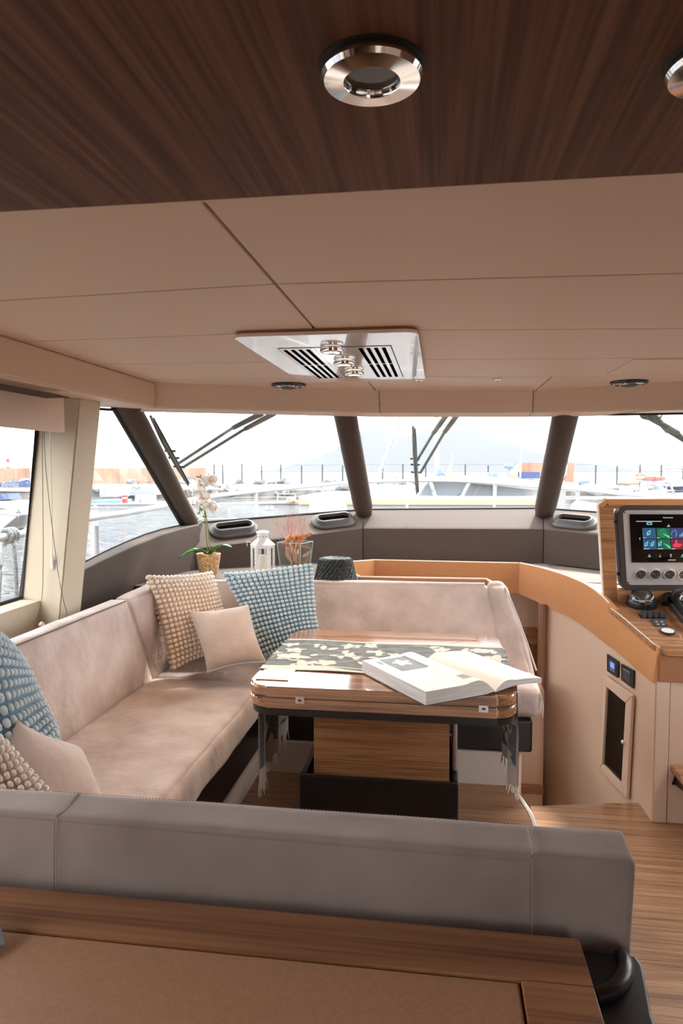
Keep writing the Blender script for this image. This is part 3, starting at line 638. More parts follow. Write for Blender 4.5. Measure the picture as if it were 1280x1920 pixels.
M['tile_r'] = emis('screen_maroon', (.14, .02, .05), .17); M['s_cyan'] = emis('screen_cyan', (.2, .62, .75), .17); M['s_lime'] = emis('screen_lime', (.05, .72, .25), .17)
M['s_red'] = emis('screen_red', (.75, .05, .06), .17); M['s_white'] = emis('screen_white', (.5, .52, .54), .17)
def scrpoly(pts, m, off=.0165, nm='screen_graphic'):
    bm = B(); solid(bm, [hp(x, y, off) for x, y in pts], HN*.0003); return build(nm, bm, m, disp, 0)
def q(x0, y0, x1, y1, s=.07): return [(x0, y0), (x1, y0), (x1+s*(y1-y0), y1), (x0+s*(y1-y0), y1)]
scrpoly(q(1203.5, 990, 1228.5, 1010), 'tile_b'); scrpoly(q(1230, 990, 1255, 1010), 'tile_g'); scrpoly(q(1256, 990, 1281, 1010), 'tile_n'); scrpoly(q(1282, 990, 1307, 1010), 'tile_b')
scrpoly(q(1205, 1011, 1230, 1030), 'tile_b'); scrpoly(q(1231.5, 1011, 1256, 1030), 'tile_g'); scrpoly(q(1257, 1011, 1282, 1030), 'tile_r'); scrpoly(q(1283, 1011, 1308, 1030), 'tile_n')
def boaticon(cx, cy, l):
    dx, dy = .52*l, -.85*l; nx, ny = .85*l*.28, .52*l*.28
    o_ = [(cx-dx/2, cy-dy/2), (cx-dx*.1+nx, cy-dy*.1+ny), (cx+dx/2, cy+dy/2), (cx-dx*.1-nx, cy-dy*.1-ny)]; scrpoly(o_, 's_cyan', .0172)
    scrpoly([(cx+(x-cx)*.5, cy+(y-cy)*.5) for x, y in o_], 'tile_b', .0178)
boaticon(1216, 999, 13); boaticon(1211.5, 1020, 12); boaticon(1223, 1019.5, 12); boaticon(1237, 1019, 12)
scrpoly([(1241.5, 999.5), (1242.3, 1001), (1255, 1010), (1255, 1005)], 's_lime', .0172); scrpoly([(1243, 1018), (1256.2, 1030), (1256, 1024)], 's_lime', .0172)
for r_ in (4, 7):
    bm = B(); tube(bm, [hp(1241.5+r_*math.cos(a*PI/8), 999.5+r_*math.sin(a*PI/8), .0170) for a in range(16)], .0006, 4, closed=True); build('screen_graphic', bm, 's_lime', disp)
bm = B(); tube(bm, [hp(1259+9*math.cos(a), 1001+9*math.sin(a), .0170) for a in [-1.1+k*.2 for k in range(10)]], .001, 4); tube(bm, [hp(1257, 1003, .017), hp(1261, 995, .017)], .001, 4); build('screen_graphic', bm, 's_cyan', disp)
for k, h in enumerate((3, 6, 9)): scrpoly(q(1273.5+3*k, 1006-h, 1275.3+3*k, 1006), 's_cyan', .0172)
scrpoly([(1266, 1012), (1269, 1012), (1270, 1019), (1276, 1019), (1279, 1022), (1273, 1026), (1264, 1026), (1260, 1022), (1265, 1019)], 's_red', .0172)
for x0, x1, y in ((1192, 1240, 977.5), (1205, 1210, 1008.5), (1231, 1236, 1008.5), (1257, 1260, 1008.5), (1206, 1217, 1029), (1232, 1243, 1029), (1258, 1266, 1029), (1250, 1256, 987), (1214, 1220, 1043.5), (1235, 1239, 1043.5), (1256, 1259, 1043.5), (1276, 1282, 1043.5), (1252, 1266, 1050)):
    scrpoly([(x0, y-.6), (x1, y-.6), (x1, y+.6), (x0, y+.6)], 's_white', .0172)
scrpoly([(1212, 979), (1222, 979), (1222, 984), (1212, 984)], 's_cyan', .0172); scrpoly([(1213.5, 980.5), (1220.5, 980.5), (1220.5, 982.5), (1213.5, 982.5)], 'blackglass', .0178)
for x, y in ((1217, 1040.5), (1279, 1040.5), (1253, 984.6)): scrpoly([(x, y-1.5), (x+1.6, y+1.2), (x-1.6, y+1.2)], 's_white', .0172)
scrpoly([(1236, 1039.5), (1238, 1039.5), (1238, 1041.5), (1236, 1041.5)], 's_red', .0172); scrpoly([(1256, 1039), (1258.5, 1039), (1258.5, 1041.5), (1256, 1041.5)], 's_white', .0172)
scrpoly([(1199.5, 1007.8), (1200.5, 1008.3), (1198.9, 1010), (1200.5, 1011.7), (1199.5, 1012.2), (1197.7, 1010)], 's_white', .0172)
HM = Matrix((Vector((1, 0, 0)), HN.cross(Vector((1, 0, 0))).normalized(), HN)).transposed().to_4x4()
def text(s, size, pos, M3, m, par, name='lettering', align='CENTER', ext=.0004, shear=0.):
    cu = bpy.data.curves.new(name, 'FONT'); cu.body = s; cu.size = size; cu.extrude = ext; cu.align_x = align; cu.align_y = 'CENTER'; cu.shear = shear; cu.resolution_u = 3
    o = bpy.data.objects.new(name, cu); C.objects.link(o); bpy.context.view_layer.update()
    me = bpy.data.meshes.new_from_object(o.evaluated_get(bpy.context.evaluated_depsgraph_get())); bpy.data.objects.remove(o); bpy.data.curves.remove(cu)
    me.transform(Matrix.Translation(Vector(pos)-root_pos(par)) @ M3); me.materials.clear(); me.materials.append(M[m])
    for p in me.polygons: p.material_index = 0
    o = bpy.data.objects.new(name, me); C.objects.link(o); o.parent = par; return o
yv = HN.cross(Vector((1, 0, 0))); 
HM = Matrix((Vector((1, 0, 0)), yv if yv.z > 0 else -yv, HN)).transposed().to_4x4()
text('Raymarine', .011, hp(1252, 970.5, .0166), HM, 's_white', disp)
for k in range(5):
    c = hp(1200+k*27.0, 1076, .009); t2 = None; Q = HN.to_track_quat('Z', 'Y').to_matrix().to_4x4()
    g = None
    bm = B(); lathe(bm, c, [(.030, 0), (.031, .006), (.029, .011), (.0255, .011), (.0245, .007)], 32, Q, closed_ends=False); g = build('gauge', bm, 'bezel_ring', t, 40)
    bm = B(); lathe(bm, c+HN*.004, [(.026, 0), (.0255, .003)], 32, Q); build('gauge_face', bm, 'lens', g, 40)
    bm = B()
    for j in range(7):
        a = -.6+j*.72; d1 = (HM.to_3x3() @ Vector((math.cos(a), math.sin(a), 0))); tube(bm, [c+HN*.0072+d1*.017, c+HN*.0072+d1*.022], .0007, 4)
    d1 = HM.to_3x3() @ Vector((math.cos(2.3+.3*k), math.sin(2.3+.3*k), 0)); tube(bm, [c+HN*.0072-d1*.004, c+HN*.0072+d1*.017], .0008, 4); build('gauge_marks', bm, 's_white' if False else 'ink', g)
# compass
c = con(1202, 1135); t = thing('compass', c, 'black domed steering compass with chrome ring on the helm worktop', 'compass')
tl = Matrix.Rotation(math.radians(28), 4, 'X')
bm = B(); lathe(bm, c, [(.076, 0), (.078, .012), (.077, .03), (.070, .042)], 36, Matrix.Rotation(math.radians(11), 4, 'X')); build('base', bm, 'blackp', t, 50)
c2 = c+Vector((0, -.004, .046))
bm = B(); lathe(bm, c2, [(.062, -.02), (.060, .006), (.057, .014), (.050, .016), (.048, .012)], 36, tl, closed_ends=False); build('ring', bm, 'chrome', t, 50)
bm = B(); lathe(bm, c2, [(.049, -.01), (.049, .010), (.042, .022), (.028, .031), (.012, .036), (.002, .037)], 32, tl); build('dome', bm, 'lens', t, 50)
bm = B(); box(bm, c2.x-.03, c2.x+.03, c2.y-.068, c2.y-.062, c2.z-.02, c2.z-.008, .001); build('maker_plate', bm, 'silver', t, 0)
# joystick
c = con(1213, 1152); t = thing('joystick', c, 'small black joystick on a round base in front of the compass', 'joystick'); R11 = Matrix.Rotation(math.radians(11), 4, 'X')
bm = B(); lathe(bm, c, [(.032, 0), (.034, .006), (.028, .013), (.014, .018), (.010, .022)], 28, R11); build('base', bm, 'darkgrey', t, 50)
bm = B(); lathe(bm, c+Vector((0, 0, .018)), [(.009, 0), (.009, .016), (.017, .026), (.019, .040), (.016, .047), (.006, .049)], 20, R11); build('knob', bm, 'blackp', t, 50)
# rocker panel
c = con(1222, 1158.5); t = thing('rocker_switch_panel', c, 'black panel of four rocker switches in front of the joystick', 'switch panel')
def conbox(px0, px1, py0, py1, h0, h1, bev=.002):
    bm = B(); P = [con(px0[0], py0, h0), con(px0[1], py0, h0), con(px1[1], py1, h0), con(px1[0], py1, h0)]; solid(bm, P, CN*(h1-h0), bev, 2); return bm
build('base_plate', conbox((1196, 1241), (1201, 1250), 1153, 1161, 0, .004), 'blackp', t, 30)
for k in range(4):
    a = 1200+k*11.0; bm = B(); P = [con(a, 1150.5, .004), con(a+10, 1150.5, .004), con(a+12.5, 1159, .004), con(a+2.5, 1159, .004)]
    Q2 = [P[0]+CN*.012, P[1]+CN*.012, P[2]+CN*.024, P[3]+CN*.024]; solid(bm, P, (0, 0, 0), pts2=Q2); bmesh.ops.bevel(bm, geom=bm.edges[:], offset=.004, segments=3, affect='EDGES'); build('rocker', bm, 'darkgrey', t, 50)
# keypad
t = thing('keypad', con(1237, 1170), 'small black keypad with four buttons nearer than the rocker switches', 'keypad')
kb = build('body', conbox((1219, 1246), (1227, 1252), 1164, 1176, 0, .012, .003), 'darkgrey', t, 40)
for x, y in ((1230, 1166), (1240, 1166), (1233, 1171), (1243, 1171)): build('button', conbox((x-2.2, x+2.2), (x-1.8, x+2.6), y-1.4, y+1.2, .0118, .0135, .0005), 'ink', t, 0)
# round disc
c = con(1251, 1187); t = thing('round_control', c, 'flat round control with pale top and black rim at the console front', 'control')
bm = B(); lathe(bm, c, [(.033, 0), (.034, .004), (.033, .012), (.030, .013)], 36, R11); build('rim', bm, 'blackp', t, 40)
bm = B(); lathe(bm, c+CN*.0125, [(.029, 0), (.0285, .0012)], 36, R11); build('face', bm, 'white', t, 40)
# throttle
c = con(1290, 1150); t = thing('throttle', c, 'black throttle binnacle with curved lever and chrome boss at the right edge', 'throttle')
bm = B(); P = [con(1246, 1128, 0), con(1262, 1120, 0), con(1330, 1150, 0), con(1330, 1190, 0), con(1282, 1172, 0)]; solid(bm, P, CN*.014, .005, 3); build('base_plate', bm, 'darkgrey', t, 50)
d0 = con(1278, 1128); bm = B(); lathe(bm, d0, [(.10, .0), (.098, .03), (.085, .045), (.07, .05), (.068, .07), (.05, .085), (.02, .09)], 32, R11); build('housing', bm, 'blackp', t, 50)
bm = B(); a0 = con(1250, 1118, .02); tube(bm, smoothpts([con(1247, 1132, .02), con(1249, 1118, .045), con(1262, 1119, .055), con(1275, 1140, .05), con(1300, 1168, .05)], 5), .018, 12); build('lever', bm, 'blackp', t, 60)
bm = B(); tube(bm, smoothpts([con(1263, 1120, .05), con(1266, 1112, .12), con(1275, 1106, .15), con(1295, 1104, .16)], 5), .013, 12); build('grip', bm, 'darkgrey', t, 60)
bm = B(); lathe(bm, con(1279, 1124, .09), [(.016, 0), (.015, .02), (.010, .03), (.003, .034)], 20, R11); build('boss', bm, 'chrome', t, 50)
# teak foot rest
t = thing('foot_rest', (1.2, 3.1, .22), 'varnished teak foot rest on the helm base at the right edge', 'foot rest')
bm = B(); solid(bm, [(1.045, 3.255, .275), (1.70, 3.255, .275), (1.70, 3.00, .235), (1.09, 3.00, .235)], (0, 0, -.035), .006, 2); build('tread', bm, 'table', t, 30)
bm = B(); solid(bm, [(1.05, 3.258, .18), (1.07, 3.258, .18), (1.07, 3.07, .21), (1.07, 3.07, .235), (1.07, 3.258, .25)], (.03, 0, 0), .002, 1) ; build('bracket', bm, 'blackp', t, 30)

# ============================================================ SOFA
t = thing('dinette_sofa', (-1.0, 2.0, .13), 'U-shaped taupe suede dinette sofa wrapped around the table', 'sofa'); sofa = t
# left backrest
lb = [(-1.50, 1.16, .56), (-1.41, 1.16, .56), (-1.41, 3.25, .56), (-1.50, 3.25, .56), (-1.50, 1.16, 1.01), (-1.42, 1.16, 1.008), (-1.418, 2.99, 1.008), (-1.50, 3.0, 1.01)]
bm = B(); softbox(bm, lb, .018, (4, 40, 10), .012, .004, 4); build('backrest', bm, 'suede', sofa, 60)
cbk = [(-1.50, 3.262, .56), (-1.408, 3.256, .56), (-1.38, 3.52, .56), (-1.50, 3.60, .56), (-1.50, 3.01, 1.01), (-1.417, 2.996, 1.008), (-1.35, 3.50, 1.03), (-1.50, 3.58, 1.03)]
bm = B(); softbox(bm, cbk, .02, (4, 14, 10), .014, .004, 4); build('backrest', bm, 'suede', sofa, 60)
bm = B(); tube(bm, [(-1.424, 1.17, 1.0095), (-1.423, 2.98, 1.0095)], .003, 5); build('piping', bm, 'seam', sofa)
bm = B(); box(bm, -1.505, -1.425, 1.16, 3.0, .9, 1.0105, .004); build('lit_top_edge', bm, 'suede_edge', sofa, 40)  # paler suede: window light on the backrest top put into the colour
# forward backrest (leaning, right end flares down)
y0, y1 = 3.545, 3.70
fbk = [(-1.40, 3.50, .56), (.40, 3.56, .56), (.46, 3.66, .56), (-1.40, 3.64, .56), (-1.36, 3.545, 1.012), (.24, 3.695, 1.006), (.24, 3.75, 1.006), (-1.36, 3.60, 1.012)]
bm = B(); softbox(bm, fbk, .02, (36, 4, 10), .012, .004, 4); build('backrest', bm, 'suede', sofa, 60)
ebk = [(.402, 3.545, .50), (.495, 3.545, .50), (.50, 3.66, .50), (.40, 3.66, .50), (.242, 3.69, 1.004), (.315, 3.70, 1.012), (.315, 3.76, 1.012), (.242, 3.75, 1.006)]
ebk = [(.30, 3.54, .50), (.497, 3.55, .50), (.50, 3.66, .50), (.30, 3.66, .50), (.243, 3.69, 1.004), (.345, 3.70, 1.014), (.345, 3.76, 1.012), (.243, 3.75, 1.006)]
bm = B(); softbox(bm, ebk, .045, (6, 4, 12), .01, .010, 7); build('backrest_end', bm, 'suede', sofa, 60)
bm = B(); tube(bm, [(.487, 3.548, .60), (.448, 3.592, .72), (.402, 3.638, .85), (.362, 3.672, .95), (.342, 3.70, .995)], .0045, 6); build('piping', bm, 'suede_edge', sofa)
bm = B(); tube(bm, [(-1.35, 3.556, 1.010), (-.6, 3.625, 1.011), (.235, 3.703, 1.007)], .010, 8); build('lit_top_edge', bm, 'suede_edge', sofa)  # forward top edge likewise carries the window light in its paler suede
# seats
lseat = [(-1.42, 1.16, .43), (-.84, 1.16, .43), (-.84, 3.245, .43), (-1.42, 3.245, .43), (-1.42, 1.16, .582), (-.845, 1.16, .575), (-.845, 3.245, .578), (-1.42, 3.245, .582)]
bm = B(); softbox(bm, lseat, .035, (24, 70, 5), .010, .010, 5); build('seat_cushion', bm, 'suede', sofa, 60)
fseat = [(-1.42, 3.255, .435), (.478, 3.285, .443), (.49, 3.60, .443), (-1.42, 3.56, .435), (-1.42, 3.255, .582), (.470, 3.285, .578), (.48, 3.58, .585), (-1.42, 3.55, .585)]
bm = B(); softbox(bm, fseat, .035, (60, 14, 5), .008, .006, 5); build('seat_cushion', bm, 'suede', sofa, 60)
bm = B(); tube(bm, smoothpts([(.474, 3.30, .56), (.483, 3.285, .50), (.480, 3.288, .45)], 4), .004, 6); tube(bm, [(.30, 3.283, .558), (.465, 3.288, .562)], .0015, 5); build('piping', bm, 'suede_edge', sofa)
nseat = c8box(-1.42, .27, 1.17, 1.75, .43, .58)
bm = B(); softbox(bm, nseat, .035, (30, 14, 5), .008, .004, 5); build('seat_cushion', bm, 'suede', sofa, 60)
# near backrest
nb = [(-1.50, 1.08, .70), (.285, 1.075, .70), (.285, 1.17, .56), (-1.50, 1.17, .56), (-1.50, 1.085, 1.012), (.297, 1.08, 1.004), (.305, 1.166, 1.012), (-1.50, 1.162, 1.012)]
nbl = [(-1.50, 1.07, .70), (-.652, 1.07, .70), (-.652, 1.17, .56), (-1.50, 1.17, .56), (-1.50, 1.083, 1.012), (-.652, 1.083, 1.010), (-.652, 1.162, 1.012), (-1.50, 1.162, 1.012)]
nbm = [(-.650, 1.07, .70), (.146, 1.07, .70), (.146, 1.17, .56), (-.650, 1.17, .56), (-.650, 1.083, 1.010), (.146, 1.080, 1.005), (.146, 1.162, 1.012), (-.650, 1.162, 1.012)]
nbr = [(.148, 1.07, .70), (.290, 1.07, .70), (.290, 1.17, .56), (.148, 1.17, .56), (.148, 1.080, 1.005), (.294, 1.080, 1.003), (.298, 1.166, 1.010), (.148, 1.162, 1.011)]
bm = B(); softbox(bm, [(-1.50, 1.07, .70), (.292, 1.07, .70), (.292, 1.17, .56), (-1.50, 1.17, .56), (-1.50, 1.083, 1.012), (.300, 1.080, 1.004), (.304, 1.166, 1.012), (-1.50, 1.162, 1.012)], .010, (60, 6, 12), .0, .0030, 6); build('backrest', bm, 'suede_shaded', sofa, 60)
for xs_ in (-.651, .147):
    bm = B(); tube(bm, smoothpts([(xs_, 1.160, 1.0130), (xs_, 1.10, 1.0115), (xs_, 1.082, 1.007), (xs_+.0, 1.076, .99), (xs_, 1.070, .88)], 4), .0010, 6); build('seam', bm, 'suede_shaded', sofa)
bm = B()
def stitches(p, q_, step=.0062, r=.0006):
    p, q_ = Vector(p), Vector(q_); n = int((q_-p).length/step)
    for i in range(n):
        a = p.lerp(q_, i/n); b = p.lerp(q_, (i+.55)/n); tube(bm, [a, b], r, 4)
stitches((-.9, 1.078, 1.003), (-.655, 1.0775, 1.002)); stitches((-.645, 1.0765, 1.002), (.143, 1.073, .996)); stitches((-.9, 1.153, 1.0155), (.14, 1.153, 1.015))
stitches((-.644, 1.0695, .99), (-.644, 1.0665, .89)); stitches((.283, 1.069, .98), (.281, 1.066, .89))
o = build('stitching', bm, 'stitch', sofa, 0); o['kind'] = 'stuff'
# bases
bm = B(); box(bm, -1.45, -.855, 1.16, 3.27, .27, .435, .006); build('black_base', bm, 'blackv', sofa, 30)
bm = B(); box(bm, -1.45, .437, 3.272, 3.60, .285, .44, .012, 3); build('black_base', bm, 'blackv', sofa, 30)
bm = B(); solid(bm, [(-1.45, 1.16, .13), (-.865, 1.16, .13), (-.865, 3.20, .13), (-.82, 3.252, .13), (.335, 3.252, .13), (.36, 3.27, .13), (.36, 3.33, .13), (-1.45, 3.33, .13)], (0, 0, .15)); build('plinth', bm, 'plinth', sofa, 0)
bm = B(); solid(bm, [(.36, 3.275, .0), (.395, 3.33, .0), (.395, 3.36, 0), (.34, 3.36, .0)], (0, 0, .28)); build('plinth_end', bm, 'vinyl', sofa, 0)
bm = B(); box(bm, -1.45, .28, 1.17, 1.74, .13, .43, .006); build('black_base', bm, 'blackv', sofa, 30)

# ============================================================ TABLE
t = thing('dinette_table', (-.2, 2.77, .13), 'varnished teak folding table with rounded corners on a boxed pedestal', 'table'); tab = t
X0, X1, Y0, Y1 = -.672, .266, 2.333, 3.225
def slab(z0, z1, ins, r, bev):
    bm = B(); p = rrect(X0+ins, X1-ins, Y0+ins, Y1-ins, r, 8); solid(bm, [(x, y, z0) for x, y in p], (0, 0, z1-z0)); 
    es = [e for e in bm.edges if abs(e.verts[0].co.z-e.verts[1].co.z) < 1e-6]
    bmesh.ops.bevel(bm, geom=es, offset=bev, segments=3, affect='EDGES'); return bm
build('tabletop', slab(.812, .85, 0, .075, .007), 'table', tab, 40)
build('lower_leaf', slab(.773, .809, 0, .075, .006), 'table', tab, 40)
build('under_panel', slab(.745, .772, .006, .075, .004), 'blackv', tab, 50)
bm = B(); box(bm, X0+.03, X1-.03, Y0+.006, Y1-.006, .8085, .8125); build('leaf_gap', bm, 'joint', tab, 0)
for x in (-.478, .15):
    bm = B(); box(bm, x-.016, x+.016, Y0-.0025, Y0+.004, .793, .818, .001); hg = build('hinge', bm, 'steel', tab, 0)
    bm = B(); tube(bm, [(x-.006, Y0-.003, .8055), (x+.006, Y0-.003, .8055)], .004, 8); build('hinge_pin', bm, 'chrome', hg, 40)
bm = B()
def groove(a, b, w_=.0022):
    a, b = Vector(a), Vector(b); d = (b-a).normalized(); n = Vector((-d.y, d.x, 0))*w_/2; solid(bm, [a-n, b-n, b+n, a+n], (0, 0, .0006))
zt = .8498
groove((-.669, 2.37, zt), (-.40, 2.66, zt)); groove((.262, 2.40, zt), (.05, 2.62, zt)); groove((-.62, 3.20, zt), (-.46, 3.0, zt)); groove((.21, 3.20, zt), (.04, 3.02, zt)); groove((.263, 2.384, .812), (.2635, 2.384, .812))
solid(bm, [(.2655, 2.386, .813), (.2668, 2.386, .813), (.2668, 2.390, .813), (.2655, 2.390, .813)], (0, 0, .036))
o = build('leaf_joint', bm, 'joint', tab, 0); o['kind'] = 'stuff'
for x0, x1, y0, y1 in ((-.655, -.535, 2.40, 2.535), (-.575, .165, 3.105, 3.19), (.175, .25, 3.0, 3.18)):
    bm = B(); box(bm, x0, x1, y0, y1, .8485, .8535, .0012); build('fiddle_panel', bm, 'table', tab, 30)
bm = B(); box(bm, -.58, .17, 3.093, 3.103, .8496, .8512); build('fiddle_groove', bm, 'tandark', tab, 0)
bm = B(); box(bm, -.472, .042, 2.56, 2.98, .33, .746, .004); build('pedestal', bm, 'teak_x', tab, 30)
bm = B()
for a in ((-.520, .075, 2.52, 2.545), (-.520, .075, 3.0, 3.025)): box(bm, *a, .13, .452, .005, 3)
for a in ((-.520, -.498, 2.545, 3.0), (.053, .075, 2.545, 3.0)): box(bm, *a, .13, .452, .005, 3)
build('pedestal_box', bm, 'blackv', tab, 40)
bm = B(); box(bm, -.497, .052, 2.546, 2.999, .13, .33); build('pedestal_foot', bm, 'blackv', tab, 0)
bm = B(); box(bm, .055, .073, 2.62, 2.93, .46, .744, .004); build('gas_strut_cover', bm, 'steel', tab, 30)
# table runner
RY0 = lambda x: 2.535-.03*(x+.67); RY1 = lambda x: 3.0+.0*(x)
rs = []
prof = []
for k in range(9): prof.append((X0-.0062-.002*math.sin(k), .40+.045*k if k < 9 else 0))
SG = 1
def runner_pt(u, v, off=0.):
    """u along the length in metres of cloth (0 = left hem), v 0..1 across (near to far)"""
    hl = (.445-.04*v); hr = (.385-.0*v)
    x0 = X0-.006; x1 = X1+.006; top_ = x1-x0; zt_ = .8545
    wv = .0035*math.sin(v*31+u*2)*1.
    if u < hl-.0: 
        z = zt_-.006-(hl-u); sw = .012*math.sin(v*14)*min(1, (hl-u)/.2)
        p = Vector((x0-.004+sw-off*SG, 0, z)); x = X0; nrm = Vector((-1, 0, 0)); pinch = min(1, (hl-u)/.12)
    elif u > hl+top_:
        d = u-hl-top_; z = zt_-.006-d; sw = .012*math.sin(v*13+1)*min(1, d/.2)
        p = Vector((x1+.004+sw+off*SG, 0, z)); x = X1; pinch = min(1, d/.12)
    else:
        x = x0+(u-hl); e = min(x-x0, x1-x)
        z = zt_+.0022*math.sin(x*13+v*9)+.0018*math.sin(v*38+x*5) - (.005 if e < .004 else 0)
        p = Vector((x, 0, z+(off if SG > 0 else -.002))); pinch = 0
    ya, yb = RY0(x), RY1(x); p.y = ya+(yb-ya)*v+.004*math.sin(x*11)*(1-pinch)
    return p
LT = .445+(X1-X0+.012)+.385
bm = B(); nu, nv = 150, 40; g = []
for i in range(nu+1):
    g.append([bm.verts.new(runner_pt(((.445-.04*j/nv)+(LT-.445+.04*j/nv-(.445-.04*j/nv)+.0)*0)+0 if False else LT*i/nu*(1) , j/nv)) for j in range(nv+1)])
for i in range(nu):
    for j in range(nv): bm.faces.new((g[i][j], g[i+1][j], g[i+1][j+1], g[i][j+1]))
# slanted left hem: far side shorter
t = thing('table_runner', (-.2, 2.77, .8555), 'slate and cream leaf-patterned table runner hanging over both table ends', 'table runner'); run = t
o = build('cloth', bm, 'runner', run, 60); sd = o.modifiers.new('thickness', 'SOLIDIFY'); sd.thickness = .0012; sd.offset = 0
bm = B()
def strip(f, n=60, w_=.02):
    pr = None
    for i in range(n+1):
        a, b = f(i/n); va_, vb_ = bm.verts.new(a), bm.verts.new(b)
        if pr: bm.faces.new((pr[0], va_, vb_, pr[1]))
        pr = (va_, vb_)
rg = random.Random(3)
def leaf(u, v, ang, l, w_):
    n = 9; W_ = .46; pts = []
    for i in range(n+1):
        s = i/n; h = w_*math.sin(PI*min(1, s**.8))*(1+.15*math.sin(s*9)); pts.append((s*l, h))
    L_ = [(x, h) for x, h in pts]; lo_ = [(x, -h) for x, h in pts]
    def tr(x, y): return (u+x*math.cos(ang)-y*math.sin(ang), v+(x*math.sin(ang)+y*math.cos(ang))/W_)
    pr = None
    for (a, b) in zip(L_, lo_):
        A_, B_ = tr(*a), tr(*b)
        va_ = bm.verts.new(runner_pt(A_[0], min(.99, max(.01, A_[1])), .0014)); vb_ = bm.verts.new(runner_pt(B_[0], min(.99, max(.01, B_[1])), .0014))
        if pr: bm.faces.new((pr[0], va_, vb_, pr[1]))
        pr = (va_, vb_)
def blossom(u, v, s):
    a0 = rg.random()*6
    for k in range(5): leaf(u, v, a0+k*2*PI/5+rg.uniform(-.2, .2), s*rg.uniform(.8, 1.1), s*.36)
def twig(u, v, ang, l):
    n = 14; pr = None
    for i in range(n+1):
        s = i/n; a = ang+.5*math.sin(s*3); x = u+l*s*math.cos(ang)+.02*math.sin(s*5); y = v+(l*s*math.sin(ang)+.015*math.sin(s*4))/.46
        y = min(.98, max(.02, y)); va_ = bm.verts.new(runner_pt(x, y-.004, .0013)); vb_ = bm.verts.new(runner_pt(x, y+.004, .0013))
        if pr: bm.faces.new((pr[0], va_, vb_, pr[1]))
        pr = (va_, vb_)
        if i in (4, 8, 12) : leaf(x, y, ang+rg.choice((-1, 1))*.9, .05, .014)
for SG in (1, -1):
    rg = random.Random(3)
    strip(lambda s: (runner_pt(s*LT, 0.0, .0012), runner_pt(s*LT, .10, .0012)), 140)
    strip(lambda s: (runner_pt(s*LT, .945, .0012), runner_pt(s*LT, 1., .0012)), 140)
    strip(lambda s: (runner_pt(0.0, s, .0012), runner_pt(.05, s, .0012)), 30); strip(lambda s: (runner_pt(LT-.05, s, .0012), runner_pt(LT, s, .0012)), 30)
    for (u, v, s) in ((.52, .35, .075), (.50, .62, .05), (.60, .15, .06), (.68, .22, .05), (.72, .78, .05), (.80, .85, .04), (.84, .62, .045), (.93, .55, .04), (.74, .5, .035), (.95, .28, .035), (1.02, .30, .035), (1.10, .78, .04), (1.18, .62, .06), (1.26, .8, .05), (1.32, .55, .06), (1.40, .78, .05), (1.36, .3, .05), (1.12, .2, .05), (.42, .45, .05), (.46, .8, .04), (.86, .12, .04), (.2, .2, .05), (.12, .7, .06), (.3, .6, .06), (1.5, .3, .05), (1.6, .6, .06), (1.7, .3, .05), (1.22, .35, .05), (.05, .4, .07), (.14, .25, .08), (.22, .55, .07), (.3, .3, .08), (.36, .75, .07), (.1, .85, .06), (1.46, .6, .07), (1.54, .25, .08), (1.62, .8, .07), (1.7, .55, .08), (1.76, .2, .07)): blossom(u, v, s)
    for (u, v, a, l) in ((.50, .3, .45, .30), (.62, .5, -.35, .25), (.70, .25, .6, .25), (.88, .3, .0, .25), (.98, .9, -.7, .22), (1.1, .7, .2, .25), (1.25, .9, -.8, .25), (1.3, .4, .3, .2), (.5, .85, -.5, .2), (.15, .4, .4, .3), (1.5, .6, -.3, .3)): twig(u, v, a, l)
SG = 1
pr_ = build('leaf_print', bm, 'runnerc', run, 60, keep=True); pr_['kind'] = 'stuff'
bm = B()
for side, u in ((0, 0), (1, LT)):
    for k in range(85):
        v = (k+rg.random())/85; p = runner_pt(u, v, 0); d = 1 if side else -1; L_ = rg.uniform(.035, .07); sx_ = rg.uniform(-.008, .008); sy_ = rg.uniform(-.012, .012)
        tube(bm, [p, p+Vector((sx_*.5+.003*d, sy_*.4, -L_*.5)), p+Vector((sx_, sy_, -L_))], [.0016, .002, .0012], 4)
o = build('fringe', bm, 'fringe', run, 60); o['kind'] = 'stuff'

# ============================================================ BOOK
zb = .853
g0 = at(928, 1291, 'z', .868); g1 = at(797, 1236, 'z', .868); ax_s = (g1-g0); SL = ax_s.length; ax_s.normalize(); ax_w = Vector((ax_s.y, -ax_s.x, 0)) # toward right
ctr = g0+(g1-g0)*.5
lft = at(842, 1330, 'z', .88); WL = abs((lft-g0).dot(ax_w))
t = thing('open_book', (ctr.x, ctr.y, zb), 'thick open picture book with white pages lying across the table corner', 'book'); bk = t
def bprofile(side, n=16):
    """list of (w, ztop, zbot) from gutter outward"""
    o_ = []
    W_ = WL if side < 0 else WL*.74; T = .044 if side < 0 else .020
    for i in range(n+1):
        s = i/n; arch = math.sin(min(1, s/.28)*PI/2)
        zt_ = .006+(T-.004)*arch+.008*math.sin(PI*min(1, s/.45))*(1 if s < .45 else 0)
        if side > 0: zt_ += .012*math.sin(PI*s)*.8
        zb_ = .0015+ (0 if side < 0 else (.010*math.sin(PI*s)+.002*s)); 
        if side < 0 and s < .12: zb_ += .004*(1-s/.12)
        o_.append((side*s*W_, zt_, zb_))
    return o_
def bpt(w_, l, z): return ctr+ax_w*w_+ax_s*l+Vector((0, 0, z))-Vector((0, 0, ctr.z-zb))
